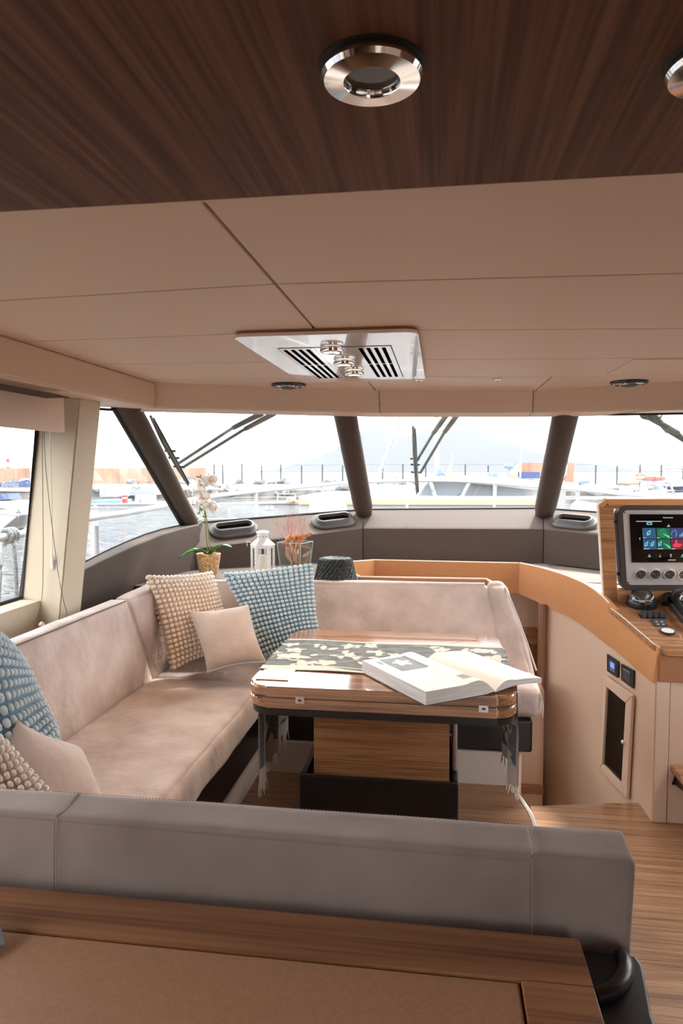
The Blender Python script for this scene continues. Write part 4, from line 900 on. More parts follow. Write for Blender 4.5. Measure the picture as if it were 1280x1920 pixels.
for side, nm in ((-1, 'left_pages'), (1, 'right_pages')):
    bm = B(); pf = bprofile(side); rws = []
    for l in [-SL/2+SL*k/8 for k in range(9)]:
        rws.append([bm.verts.new(bpt(w_-side*.0, l+.0, a)) for w_, a, b in pf]+[bm.verts.new(bpt(w_+ (0.012*side if False else 0), l, b)) for w_, a, b in pf[::-1]])
    for a, b in zip(rws, rws[1:]):
        for k in range(len(a)): bm.faces.new((a[k], a[(k+1) % len(a)], b[(k+1) % len(a)], b[k]))
    bm.faces.new(rws[0]); bm.faces.new(rws[-1][::-1])
    o = build(nm, bm, 'paper', bk, 40); o.data.materials.append(M['paperedge'])
    for p in o.data.polygons:
        if abs(p.normal.z) < .3: p.material_index = 1
def btop(side, s):
    pf = bprofile(side, 32); i = min(31, int(s*32)); f = s*32-i; a, b = pf[i], pf[i+1]; return a[0]+(b[0]-a[0])*f, a[1]+(b[1]-a[1])*f
def decal(side, s0, s1, l0, l1, m, nm='print', off=.0006):
    bm = B(); n = 8; pr = None
    for i in range(n+1):
        w_, z = btop(side, s0+(s1-s0)*i/n); a, b = bm.verts.new(bpt(w_, l0*SL, z+off)), bm.verts.new(bpt(w_, l1*SL, z+off))
        if pr: bm.faces.new((pr[0], a, b, pr[1]))
        pr = (a, b)
    o = build(nm, bm, m, bk, 0); return o
decal(-1, .40, .80, .05, .44, 'photo', 'picture')
def decalpoly(side, pts, m, nm='print', off=.0012):
    bm = B(); vs_ = []
    for s, l in pts:
        w_, z = btop(side, s); vs_.append(bm.verts.new(bpt(w_, l*SL, z+off)))
    bm.faces.new(vs_); return build(nm, bm, m, bk, 0)
decalpoly(-1, [(.60+.11*math.cos(a)*(1+.25*math.sin(5*a)), .27+.085*math.sin(a)*(1+.25*math.sin(5*a))) for a in [k*PI/12 for k in range(24)]], 'paper', 'picture_flower')
for k in range(6): decal(-1, .20+.0*k, .36, -.40+.018*k, -.392+.018*k, 'ink')
for k in range(2): decal(-1, .66+.06*k, .70+.06*k, .37, .44, 'ink') if False else None
decal(-1, .84, .88, .30, .40, 'ink')
bm = B(); solid(bm, [bpt(-WL-.003, -SL/2-.003, -.0005), bpt(-.01, -SL/2-.003, -.0005), bpt(-.01, SL/2+.003, -.0005), bpt(-WL-.003, SL/2+.003, -.0005)], (0, 0, .0015)); build('cover', bm, 'darkgrey', bk, 0)

# ============================================================ PILLOWS
def pillow(name, label, corners, thick, base, tuft=None, nx=16, ny=18, group=None, seamcol=None, ears=.07, sidev=None, tr=.48):
    """corners: TL TR BR BL of the face"""
    TL, TR, BR, BL = [Vector(c) for c in corners]; ctr = (TL+TR+BR+BL)/4
    N = ((TR-TL).cross(BL-TL)).normalized()
    if N.dot(EYE-ctr) < 0: N = -N
    W_ = ((TR-TL).length+(BR-BL).length)/2; H_ = ((BL-TL).length+(BR-TR).length)/2
    base_o = Vector((ctr.x, ctr.y, min(c.z for c in (TL, TR, BR, BL))))
    t = thing(name, base_o, label, 'pillow', group)
    def P(u, v, s):
        uu, vv = 2*u-1, 2*v-1
        pu = uu*(1-ears*(1-vv*vv)); pv = vv*(1-ears*(1-uu*uu))
        a, b = (pu+1)/2, (pv+1)/2
        p = (TL*(1-a)+TR*a)*(1-b)+(BL*(1-a)+BR*a)*b
        h = thick*.5*((1-uu**4)*(1-vv**4))**.6*(1-.25*(uu*uu+vv*vv)/2)
        return p+N*(h*s)+noise.noise_vector(p*7)*.005
    bm = B(); n = 26; G = {}
    for s in (1, -1):
        for i in range(n+1):
            for j in range(n+1):
                edge = i in (0, n) or j in (0, n); key = (i, j, 0 if edge else s)
                if key not in G:
                    u = .5-.5*math.cos(PI*i/n); v = .5-.5*math.cos(PI*j/n); u = u*.6+i/n*.4; v = v*.6+j/n*.4
                    G[key] = bm.verts.new(P(u, v, s))
        k_ = lambda i, j: G[(i, j, 0 if (i in (0, n) or j in (0, n)) else s)]
        for i in range(n):
            for j in range(n):
                f = (k_(i, j), k_(i+1, j), k_(i+1, j+1), k_(i, j+1)); bm.faces.new(f)
    build('cover', bm, base, t, 80)
    if tuft:
        ico = bmesh.new(); bmesh.ops.create_icosphere(ico, subdivisions=1, radius=1.); iv = [v.co.copy() for v in ico.verts]; ifc = [[v.index for v in f.verts] for f in ico.faces]; ico.free()
        ico = bmesh.new(); bmesh.ops.create_uvsphere(ico, u_segments=8, v_segments=5, radius=1.); ico.verts.ensure_lookup_table(); iv = [v.co.copy() for v in ico.verts]; ifc = [[v.index for v in f.verts] for f in ico.faces]; ico.free()
        verts = []; faces = []
        du, dv = W_/nx, H_/ny
        for s in (1, -1):
            for i in range(nx):
                for j in range(ny):
                    u, v = (i+.5)/nx, (j+.5)/ny
                    if s < 0 and 2 < i < nx-3 and 2 < j < ny-3: continue
                    p = P(u, v, s); e = .01; tu = (P(min(1, u+e), v, s)-P(max(0, u-e), v, s)); tv = (P(u, min(1, v+e), s)-P(u, max(0, v-e), s))
                    lu, lv = tu.length/(.02 if e < u < 1-e else .02)/nx, tv.length/.02/ny
                    tu.normalize(); nn_ = tu.cross(tv).normalized(); nn_ = nn_ if nn_.dot(N*s) > 0 else -nn_; tv = nn_.cross(tu)
                    a, b, c = lu*.45, lv*.40, min(du, dv)*tr; b0 = len(verts); jit = 1+random.uniform(-.07, .07)
                    for q_ in iv: 
                        qq = Vector([math.copysign(abs(x)**.75, x) for x in q_]); verts.append(p+nn_*c*.25+(tu*qq.x*a+tv*qq.y*b+nn_*qq.z*c)*jit)
                    faces += [[b0+x for x in f] for f in ifc]
        me = bpy.data.meshes.new('tufts'); me.from_pydata([v-t.location for v in verts], [], faces); me.materials.append(M[tuft])
        for p in me.polygons: p.use_smooth = True
        o = bpy.data.objects.new('tufts', me); C.objects.link(o); o.parent = t; o['kind'] = 'stuff'
    if seamcol:
        bm = B(); tube(bm, [P(i/20, 1, 0)+Vector((0, 0, -.001)) for i in range(21)], .005, 6); build('zip', bm, seamcol, t, 60)
    return t
A_ = lambda px, py, y: at(px, py, 'y', y)
pillow('tufted_pillow', 'cream bobble-tufted square pillow leaning in the far left sofa corner', [A_(274, 1078, 3.20), A_(396, 1071, 3.46), A_(440, 1212, 3.40), A_(322, 1258, 3.17)], .15, 'cream_base', 'cream_tuft', 17, 19)
pillow('tufted_pillow', 'blue bobble-tufted square pillow leaning on the forward backrest beneath the lantern', [A_(415, 1073, 3.44), A_(587, 1056, 3.56), A_(600, 1200, 3.44), A_(490, 1236, 3.36)], .14, 'blue_base', 'blue_tuft', 17, 19)
pillow('velvet_pillow', 'small plain taupe velvet pillow in front of the cream and blue tufted pillows', [A_(354, 1147, 3.20), A_(465, 1133, 3.26), A_(498, 1241, 3.10), A_(388, 1259, 3.05)], .11, 'taupe', None, seamcol='zip')
pillow('tufted_pillow', 'blue-grey tufted pillow at the left edge behind the taupe pillow', [A_(-95, 1105, 1.84), A_(-2, 1205, 2.12), A_(108, 1392, 1.98), A_(10, 1545, 1.78)], .13, 'blue_base', 'blue_tuft', 14, 17)
pillow('velvet_pillow', 'taupe velvet pillow in the near left corner of the sofa', [A_(33, 1350, 1.86), A_(150, 1400, 2.02), A_(205, 1510, 1.84), A_(-60, 1600, 1.66)], .15, 'taupe', None)
pillow('tufted_pillow', 'cream tufted pillow peeping over the near backrest at the left edge', [A_(-150, 1330, 1.38), A_(-20, 1375, 1.52), A_(106, 1505, 1.42), A_(-130, 1700, 1.26)], .13, 'cream_base', 'cream_tuft', 12, 13)
# ============================================================ CEILING FITTINGS
zh = 2.03
t = thing('ceiling_hatch_panel', (-.37, 2.75, zh), 'glossy pale overhead panel with two slotted vents in the middle of the ceiling', 'ceiling panel'); hatch = t
hx0, hx1, hy0, hy1 = -.665, -.072, 2.17, 3.305
bm = B(); solid(bm, [(x, y, zh) for x, y in rrect(hx0, hx1, hy0, hy1, .045, 6)], (0, 0, .012), .003, 2); build('plate', bm, 'plate', t, 40)
bm = B(); solid(bm, [(x, y, zh+.012) for x, y in rrect(hx0+.006, hx1-.006, hy0+.006, hy1-.006, .045, 6)], (0, 0, .010)); build('wood_rim', bm, 'tandark', t, 40)
for g, (xa, xb) in enumerate(((-.552, -.452), (-.285, -.185))):
    bm = B(); box(bm, xa-.01, xb+.012, 2.39, 3.18, zh-.0015, zh+.002); fr = build('vent_panel', bm, 'plate', t, 0)
    for k in range(4):
        x = xa+.027*k
        for a, b in ((2.42, 2.76), (2.785, 3.15)):
            bm = B(); box(bm, x, x+.013, a, b, zh-.0028, zh-.0012); build('vent_slot', bm, 'slot', fr, 0)
bm = B()
for e in ((-.565, -.562, 2.39, 3.18), (-.172, -.169, 2.39, 3.18), (-.565, -.17, 2.388, 2.391)): box(bm, *e, zh-.0015, zh-.0003)
build('panel_gap', bm, 'joint', t, 0)
spot_px = [((622, 658), 'nearest of the three chrome spotlights on the overhead vent panel', 'plateoff'), ((645, 682), 'middle one of the three chrome spotlights on the overhead vent panel', 'on'), ((664, 701), 'farthest of the three chrome spotlights on the overhead vent panel', 'on')]
M['lamp_dim'] = emis('bright_lamp_lens', (1, .88, .78), .35)
for (px, lab, st) in spot_px:
    c = at(*px, 'z', zh-.012); t = thing('spotlight', (c.x, c.y, zh-.0015), lab, 'spotlight', 'spotlights on the overhead vent panel')
    t.location.z = zh-.022
    bm = B(); lathe(bm, (c.x, c.y, zh-.0015), [(.040, 0), (.0415, -.004), (.041, -.014), (.037, -.018), (.028, -.018), (.026, -.012)], 36, closed_ends=False); build('ring', bm, 'chrome', t, 50)
    bm = B(); lathe(bm, (c.x, c.y, zh-.014), [(.028, 0), (.0275, -.002)], 32); build('lens', bm, 'lamp_dim' if st != 'on' else 'lamp_on', t, 40)
    l = bpy.data.lights.new('spot_bulb', 'SPOT'); l.energy = 2.; l.color = (1, .74, .48); l.spot_size = 1.9; l.spot_blend = .6; l.shadow_soft_size = .02
    lo_ = bpy.data.objects.new('spot_bulb', l); C.objects.link(lo_); lo_.location = (c.x, c.y, zh-.035)
# large near downlights in the wood ceiling
for (px, lab) in (((697, 150), 'round chrome recessed downlight in the dark wood ceiling, wholly in view'), ((1352, 136), 'round chrome downlight in the dark wood ceiling cut by the right edge')):
    c = at(*px, 'z', 1.983); t = thing('downlight', (c.x, c.y, 1.975), lab, 'downlight', 'downlights in the wood ceiling')
    bm = B(); lathe(bm, (c.x, c.y, 1.995), [(.047, 0), (.049, -.003), (.050, -.009), (.047, -.0135), (.028, -.0150), (.0265, -.013), (.0255, -.006)], 48, closed_ends=False); build('ring', bm, 'chrome', t, 40)
    bm = B(); lathe(bm, (c.x, c.y, 1.9885), [(.027, 0), (.0265, -.001)], 40); build('lens', bm, 'lens', t, 40)
    bm = B(); lathe(bm, (c.x, c.y, 1.9955), [(.053, 0), (.0525, -.0015)], 48); build('gasket', bm, 'rubber', t, 40)
# ceiling speakers
for (px, lab) in (((541, 724), 'black round ceiling speaker above the left windshield pane'), ((1179, 719), 'black round ceiling speaker above the right windshield pane')):
    c = at(*px, 'z', 2.04); t = thing('ceiling_speaker', (c.x, c.y, 2.03), lab, 'speaker', 'black ceiling speakers')
    bm = B(); lathe(bm, (c.x, c.y, 2.052), [(.088, 0), (.090, -.004), (.088, -.012), (.070, -.018), (.066, -.012)], 40, closed_ends=False); build('rim', bm, 'blackp', t, 50)
    bm = B(); lathe(bm, (c.x, c.y, 2.045), [(.070, 0), (.062, -.008), (.03, -.020), (.012, -.022)], 32); build('cone', bm, 'darkgrey', t, 50)
    for s in (-1, 1):
        bm = B(); tube(bm, [(c.x+s*.035*math.cos(a)+s*.015, c.y-.02+.055*math.sin(a), 2.030) for a in [-1.4+.28*k for k in range(11)]], .003, 6); build('chrome_arc', bm, 'chrome', t)
    bm = B(); tube(bm, [(c.x+.075*math.cos(a), c.y+.075*math.sin(a), 2.034) for a in [PI+.15+(PI-.3)*k/16 for k in range(17)]], .003, 6); build('chrome_arc', bm, 'chrome', t)
for (px, lab) in (((785, 714), 'tiny chrome ceiling spot at the far right corner of the vent panel'), ((932, 713), 'tiny chrome ceiling spot above the centre windshield')):
    c = at(*px, 'z', 2.043); t = thing('ceiling_spot', (c.x, c.y, 2.035), lab, 'ceiling light', 'tiny ceiling spots')
    bm = B(); lathe(bm, (c.x, c.y, 2.051), [(.020, 0), (.021, -.004), (.017, -.009), (.010, -.010)], 24, closed_ends=False); build('ring', bm, 'chrome', t, 40)
    bm = B(); lathe(bm, (c.x, c.y, 2.043), [(.011, 0), (.010, -.003)], 20); build('lens', bm, 'lens', t, 40)

# ============================================================ DASH DEFROSTER VENTS
def vent(px, py, wpx, tilt, lab):
    # on the sloping ledge between fold and glass
    a, b = (0, 2) if px < 680 else (3, 4)
    Pp = Fm[a]; N = ((Fm[b]-Fm[a]).cross(Gm[a]-Fm[a])).normalized(); N = N if N.z > 0 else -N
    c = hit(px, py, Pp+N*.004, N); u = (Fm[b]-Fm[a]).normalized(); v = N.cross(u); v = v if v.y > 0 else -v
    dd = (c-EYE).dot(FWD); L_ = wpx/FPX*dd*1.02
    t = thing('dash_vent', c, lab, 'vent', 'defroster vents on the dash')
    def st(l, h, z, n=10):
        r = h/2; o_ = []
        for s, a0 in ((1, -PI/2), (-1, PI/2)):
            for k in range(n+1):
                aa = a0+PI*k/n; o_.append(c+u*(s*(l/2-r))+u*r*math.cos(aa)+v*r*math.sin(aa)+N*z)
        return o_
    vh = .155
    bm = B(); rows = [[bm.verts.new(p) for p in st(l, h, z)] for l, h, z in ((L_, vh, -.01), (L_, vh, .004), (L_*.97, vh*.93, .009), (L_*.90, vh*.80, .010), (L_*.84, vh*.66, .030), (L_*.80, vh*.56, .036), (L_*.74, vh*.42, .036), (L_*.71, vh*.36, .026), (L_*.70, vh*.34, .012))]
    for r0_, r1_ in zip(rows, rows[1:]):
        for k in range(len(r0_)): bm.faces.new((r0_[k], r0_[(k+1) % len(r0_)], r1_[(k+1) % len(r0_)], r1_[k]))
    bm.faces.new(rows[0]); build('body', bm, 'vent', t, 60)
    bm = B(); poly(bm, st(L_*.71, vh*.35, .013)); build('slot', bm, 'slot', t, 0)
vent(438, 992, 92, 0, 'leftmost oval grey defroster vent, behind the orchid'); vent(625, 976, 86, 0, 'oval grey defroster vent at the foot of the left windshield post'); vent(1077, 979, 88, 0, 'oval grey defroster vent right of the right windshield post')

# ============================================================ SHELF THINGS
# orchid
pc = at(388, 1082, 'z', 1.0); pc = Vector((pc.x, pc.y+.03, 1.0)); t = thing('potted_orchid', pc, 'white moth orchid in a woven wicker pot at the left end of the shelf', 'plant')
def wick(a, j): return 1+.045*math.sin(a*11+(j//2 % 2)*PI)*(1 if 1 < j < 29 else 0)
pp = [(.048+.020*(k/30), .128*k/30) for k in range(31)]
bm = B(); lathe(bm, pc, pp+[(.071, .130), (.066, .134), (.060, .128), (.058, .11)], 66, fn=wick, closed_ends=False); bm.faces.new([v for v in bm.verts][:66][::-1]); pot = build('pot', bm, 'wicker', t, 80)
bm = B(); lathe(bm, pc, [(.062, .10), (.05, .118), (.02, .122)], 24); build('soil', bm, 'soil', t, 60)
def PX(px, py, dy=0.): return at(px, py, 'y', pc.y+dy)
st1 = smoothpts([pc+Vector((0, 0, .11)), PX(386, 1000), PX(383, 950), PX(379, 905, -.01), PX(376, 896, -.03), PX(368, 893, -.04)], 6)
st2 = smoothpts([pc+Vector((.012, 0, .11)), PX(391, 1005), PX(385, 960), PX(376, 945, -.02), PX(374, 962, -.03)], 6)
bm = B(); tube(bm, st1, .004, 8); build('stem', bm, 'stem', t, 60)
bm = B(); tube(bm, st2, .0032, 8); build('stem', bm, 'stem', t, 60)
def leafmesh(pts, wid, nm, m):
    bm = B(); pts = smoothpts(pts, 5); n = len(pts); pr = None; top_, bot_ = [], []
    for i, p in enumerate(pts):
        s = i/(n-1); d = (pts[min(i+1, n-1)]-pts[max(i-1, 0)]).normalized(); sd_ = d.cross(Vector((0, 0, 1))).normalized(); w_ = wid*math.sin(PI*min(.98, .12+s*.86))**.7
        row = [bm.verts.new(p+sd_*w_+Vector((0, 0, w_*.35))), bm.verts.new(p), bm.verts.new(p-sd_*w_+Vector((0, 0, w_*.35)))]
        if pr: bm.faces.new((pr[0], row[0], row[1], pr[1])); bm.faces.new((pr[1], row[1], row[2], pr[2]))
        pr = row
    o = build(nm, bm, m, t, 60); s_ = o.modifiers.new('thickness', 'SOLIDIFY'); s_.thickness = .003; return o
leafmesh([pc+Vector((0, 0, .12)), PX(372, 1031, -.05), PX(355, 1035, -.09), PX(333, 1047, -.12)], .026, 'leaf', 'leafg')
leafmesh([pc+Vector((0, 0, .12)), PX(405, 1028, -.04), PX(420, 1023, -.06), PX(434, 1026, -.07)], .024, 'leaf', 'leafg')
def orchid_flower(px, py, r, dy, az, el):
    r *= 1.08
    c = PX(px, py, dy); d = Vector((math.sin(az)*math.cos(el), -math.cos(az)*math.cos(el), math.sin(el))); Q = d.to_track_quat('Z', 'Y').to_matrix()
    bm = B()
    for k in range(5):
        a = PI/2+2*PI*k/5; big = k in (1, 4); rr = r*(1. if big else .9); ww = r*(.50 if big else .30); n = 8
        cc = bm.verts.new(c+Q @ Vector((0, 0, .002+.0006*k))); prev = None
        pts = []
        for j in range(13):
            s = j/12*2*PI; x = rr*.52+rr*.5*math.cos(s); y = ww*math.sin(s)
            p = Vector((x*math.cos(a)-y*math.sin(a), x*math.sin(a)+y*math.cos(a), .0006*k+.002-.25*(x*x)/r*.5+(.003 if big else 0))); pts.append(p)
        vsx = [bm.verts.new(c+Q @ p) for p in pts[:-1]]; mid = bm.verts.new(c+Q @ Vector((rr*.52*math.cos(a), rr*.52*math.sin(a), .004)))
        for j in range(12): bm.faces.new((mid, vsx[j], vsx[(j+1) % 12]))
        bm.verts.remove(cc)
    fo = build('flower', bm, 'petal', t, 80); s_ = fo.modifiers.new('thickness', 'SOLIDIFY'); s_.thickness = .0012
    bm = B(); lathe(bm, c+Q @ Vector((0, -r*.15, .004)), [(.003, 0), (r*.16, .003), (r*.13, .010), (.002, .013)], 10, Q.to_4x4()); build('lip', bm, 'lip', fo, 60)
for a in ((377, 908, .042, -.03, -.1, .05), (393, 900, .045, -.01, .5, .1), (361, 921, .034, -.04, -.9, -.1), (380, 932, .043, -.04, .1, -.1), (364, 944, .032, -.05, -.5, -.2), (392, 948, .040, -.02, .7, -.1), (402, 952, .034, .0, 1.0, -.1)): orchid_flower(*a)
for (x, y, s) in ((372, 962, .007), (378, 955, .010), (370, 972, .006), (382, 968, .007), (375, 977, .005), (376, 892, .006), (386, 948, .010)):
    bm = B(); lathe(bm, PX(x, y, -.02), [(.001, -s*1.2), (s*.8, -s*.5), (s, 0), (s*.7, s*.7), (.001, s*1.2)], 10); build('bud', bm, 'bud', t, 80)
# lantern
lc = at(491, 1082, 'z', 1.0); lc = Vector((lc.x, lc.y+.02, 1.0)); t = thing('lantern', lc, 'white metal hexagonal lantern with a cream candle inside, on the shelf', 'lantern')
hexa = lambda r, z, ro=.2: [lc+Vector((r*math.cos(ro+k*PI/3), r*math.sin(ro+k*PI/3), z)) for k in range(6)]
R_ = .069
bm = B(); solid(bm, hexa(R_+.003, 0), (0, 0, .012), .002); build('base', bm, 'white', t, 30)
H0, H1 = hexa(R_, .010), hexa(R_, .185)
for k in range(6):
    bm = B(); a, b = H0[k], H1[k]; j = (k+1) % 6; e = (H0[j]-H0[k]).normalized(); n = Vector((e.y, -e.x, 0)); L_ = (H0[j]-H0[k]).length
    def P2(s, z, off=0.): return H0[k]+e*s*L_+Vector((0, 0, z))+n*off
    for s0, s1, z0, z1 in ((0, .13, 0, .175), (.87, 1, 0, .175), (.13, .87, 0, .018), (.13, .87, .157, .175)): solid(bm, [P2(s0, z0), P2(s1, z0), P2(s1, z1), P2(s0, z1)], -n*.002)
    build('panel_frame', bm, 'white', t, 0)
    if k % 2 == 0 or True:
        bm = B()
        for c0, c1 in ((.13, .33), (.67, .87)):
            for z0 in [.02+.0228*q_ for q_ in range(6)]:
                solid(bm, [P2(c0, z0), P2(c0+.035, z0), P2(c1, z0+.022), P2(c1-.035, z0+.022)], -n*.0015); solid(bm, [P2(c1, z0), P2(c1-.035, z0), P2(c0, z0+.022), P2(c0+.035, z0+.022)], -n*.0012)
            solid(bm, [P2(c0 if c0 > .5 else c1, 0), P2((c0 if c0 > .5 else c1)+.03, 0), P2((c0 if c0 > .5 else c1)+.03, .165), P2((c0 if c0 > .5 else c1), .165)], -n*.0015)
        o = build('lattice', bm, 'white', t, 0); o['kind'] = 'stuff'
bm = B(); solid(bm, hexa(R_+.004, .185), (0, 0, 0), pts2=hexa(.034, .218)); build('roof', bm, 'white', t, 30)
bm = B(); lathe(bm, lc, [(.032, .216), (.031, .246), (.036, .250), (.038, .255), (.032, .262), (.012, .266)], 32); build('chimney', bm, 'white', t, 40)
for k in range(10):
    a = k*PI/5; bm = B(); lathe(bm, lc+Vector((.0315*math.cos(a), .0315*math.sin(a), .232)), [(.005, 0), (.0045, .0008)], 10, Vector((math.cos(a), math.sin(a), 0)).to_track_quat('Z', 'Y').to_matrix().to_4x4()); build('air_hole', bm, 'ink', t, 0)
bm = B(); tube(bm, smoothpts([lc+Vector((-.05, -.03, .195)), lc+Vector((-.078, -.05, .205)), lc+Vector((-.075, -.055, .180))], 5), .0018, 6); build('handle', bm, 'white', t, 60)
bm = B(); lathe(bm, lc, [(.026, .012), (.0265, .12), (.024, .125), (.004, .122)], 28); build('candle', bm, 'wax', t, 50)
# glass vase
vc = at(554, 1076, 'z', 1.0); vc = Vector((vc.x, vc.y-.01, 1.0)); t = thing('glass_vase', vc, 'clear square glass vase on the shelf between lantern and black hat', 'vase')
def sq(h, z, ro=.5): return [vc+Vector((h*math.cos(ro+k*PI/2), h*math.sin(ro+k*PI/2), z)) for k in range(4)]
bm = B(); rows = [[bm.verts.new(p) for p in sq(h, z)] for h, z in ((.085, 0), (.112, .19), (.107, .19), (.080, .012))]
for a, b in zip(rows, rows[1:]):
    for k in range(4): bm.faces.new((a[k], a[(k+1) % 4], b[(k+1) % 4], b[k]))
bm.faces.new(rows[0][::-1]); bm.faces.new(rows[-1]); build('body', bm, 'vase', t, 0)
bm = B(); s0, s1 = sq(.085, .001), sq(.1095, .19)
for k in range(4): tube(bm, [s0[k], s1[k]], .0022, 6); tube(bm, [s1[k], s1[(k+1) % 4]], .002, 6)
M['gedge'] = mat('glass_edge', (.45, .6, .6), .1); build('glass_edges', bm, 'gedge', t, 0)
t = thing('dried_flowers', vc+Vector((0, 0, .013)), 'dried pink twigs and an orange feathery plume standing in the glass vase', 'dried flowers')
VX = lambda px, py, dy=0.: at(px, py, 'y', vc.y+dy)
rg = random.Random(5)
def branch(bm, p, d, l, r, dep):
    q_ = p+d*l; m_ = (p+q_)/2+Vector((rg.uniform(-1, 1), rg.uniform(-1, 1), rg.uniform(-1, 1)))*l*.08
    tube(bm, [p, m_, q_], [r, r*.85, r*.7], 4, cap=False)
    if dep:
        for _ in range(3 if dep > 2 else 2):
            dd = (d+Vector((rg.uniform(-.55, .55), rg.uniform(-.35, .35), rg.uniform(-.1, .35)))).normalized(); branch(bm, q_, dd, l*rg.uniform(.62, .85), r*.68, dep-1)
for k in range(5):
    bm = B(); branch(bm, vc+Vector((rg.uniform(-.02, .02), rg.uniform(-.02, .02), .02)), Vector((rg.uniform(-.30, .22), rg.uniform(-.15, .15), 1)).normalized(), .10, .0015, 5)
    build('twig', bm, 'driedp', t, 60)
def plume(pts, wid):
    bm = B(); pts = smoothpts(pts, 8); n = len(pts)
    for i in range(2, n):
        s = i/n; d = (pts[i]-pts[i-1]).normalized()
        for _ in range(16):
            r_ = Vector((rg.uniform(-1, 1), rg.uniform(-1, 1), rg.uniform(-1, 1))); r_ = (r_-d*r_.dot(d)).normalized(); l = wid*math.sin(PI*min(.95, .15+s*.8))*rg.uniform(.6, 1.1)
            p0 = pts[i]; p1 = p0+(r_*.55+d*.85)*l; sd_ = d.cross(r_)*l*.10
            bm.faces.new([bm.verts.new(p0-sd_), bm.verts.new(p0+sd_), bm.verts.new((p0+p1)/2+sd_*1.6), bm.verts.new(p1), bm.verts.new((p0+p1)/2-sd_*1.6)])
    tube(bm, pts, .0015, 5); o = build('plume', bm, 'plume', t, 60); s_ = o.modifiers.new('thickness', 'SOLIDIFY'); s_.thickness = .0012
plume([vc+Vector((-.01, 0, .1)), VX(541, 1018), VX(555, 1010, -.02), VX(583, 1001, -.03)], .045)
plume([vc+Vector((.0, 0, .05)), VX(553, 1045), VX(560, 1020, -.01), VX(574, 1006, .0)], .03)
plume([vc+Vector((-.01, 0, .05)), VX(540, 1045), VX(538, 1022, .01), VX(536, 1010, .02)], .025)
# black straw hat
hc = at(626, 1092, 'z', 1.002); hc = Vector((hc.x, hc.y+.06, 1.0)); t = thing('straw_hat', hc, 'black woven straw hat with flat crown on the shelf behind the sofa back', 'hat')
bm = B(); pr = [(.112, .002), (.113, .006), (.108, .02), (.104, .04), (.098, .062), (.092, .084), (.087, .104), (.084, .118), (.080, .128), (.070, .131), (.058, .126), (.04, .121), (.015, .118)]
pr2 = []
for (a, b) in zip(pr, pr[1:]):
    for k in range(4): pr2.append((a[0]+(b[0]-a[0])*k/4, a[1]+(b[1]-a[1])*k/4))
def hatf(a, j): return 1+.10*noise.noise(Vector((math.cos(a)*6, math.sin(a)*6, j*.45)))+.012*math.sin(j*1.7)+.02*math.sin(a*2+.6)+.01*math.sin(a*51-j*1.3)
lathe(bm, hc, pr2, 110, fn=hatf, closed_ends=False); bm.faces.new(bm.verts[:][-110:]); build('crown', bm, 'straw', t, 80)
bm = B()
for k in range(26):
    a = k*2*PI/26; a2 = a+.9
    tube(bm, [hc+Vector(((.118-.028*s)*math.cos(a+(a2-a)*s), (.118-.028*s)*math.sin(a+(a2-a)*s), .004+.120*s)) for s in [q_/7 for q_ in range(8)]], .0032, 5)
o = build('plait', bm, 'straw', t, 60); o['kind'] = 'stuff'

# ============================================================ BLIND CORDS AND WAND
t = thing('hanging_cord', (-1.66, 2.75, .95), 'thin dark looped blind cord hanging in front of the cream window post', 'cord')
XX = lambda px, py, x: at(px, py, 'x', x)
bm = B(); tube(bm, smoothpts([XX(79, 800, -1.67), XX(80, 900, -1.68), XX(81, 1020, -1.68), XX(80, 1100, -1.68), XX(76, 1135, -1.68), XX(70, 1158, -1.675), XX(66, 1176, -1.66)], 5), .0016, 6); build('left_strand', bm, 'arm', t)
bm = B(); tube(bm, smoothpts([XX(82, 800, -1.67), XX(86, 880, -1.66), XX(98, 990, -1.64), XX(110, 1080, -1.61), XX(120, 1130, -1.575), XX(125, 1147, -1.57), XX(124, 1156, -1.57), XX(119, 1166, -1.57)], 5), .0016, 6); build('right_strand', bm, 'arm', t)
bm = B(); lathe(bm, XX(78, 1173, -1.62), [(.004, 0), (.012, .002), (.010, .010), (.003, .016)], 14); build('cord_weight', bm, 'tanedge', t, 50)
t = thing('blind_wand', (-1.66, 2.77, 1.05), 'thin clear blind wand hanging beside the dark cord', 'wand')
bm = B(); tube(bm, [XX(93, 800, -1.655), XX(97, 940, -1.655), XX(98, 1040, -1.655)], .0026, 8); build('rod', bm, 'whitetrim', t)
bm = B(); tube(bm, [XX(98, 1040, -1.655), XX(99, 1066, -1.655)], [.004, .009], 10); build('tip', bm, 'white', t)

# ============================================================ NEAR CABINET
t = thing('low_cabinet', (-.8, .75, 0), 'low cabinet with dark teak framed top and tan leather inlay behind the near sofa back', 'cabinet')
CX, CY, ZC = .213, 1.045, .90
bm = B(); solid(bm, [(-1.6, .946, ZC-.03), (CX, .946, ZC-.03), (CX, CY, ZC-.03), (-1.6, CY, ZC-.03)], (0, 0, .03), .003, 2); build('top_rail', bm, 'counter', t, 30)
M['counter_y'] = wood('dark_teak_end_rail', (.13, .048, .02), (.27, .115, .05), (.36, .165, .075), 'x', 90, .4, .35)
bm = B(); box(bm, .116, CX, -.2, .9455, ZC-.03, ZC, .003); build('end_rail', bm, 'counter_y', t, 30)
bm = B(); box(bm, -1.6, .1135, -.2, .944, ZC-.03, ZC-.004, .004, 3); build('leather_inlay', bm, 'inlay', t, 40)
bm = B(); box(bm, -1.59, .20, -.19, 1.035, 0, ZC-.03); build('carcass', bm, 'teak_x', t, 0)
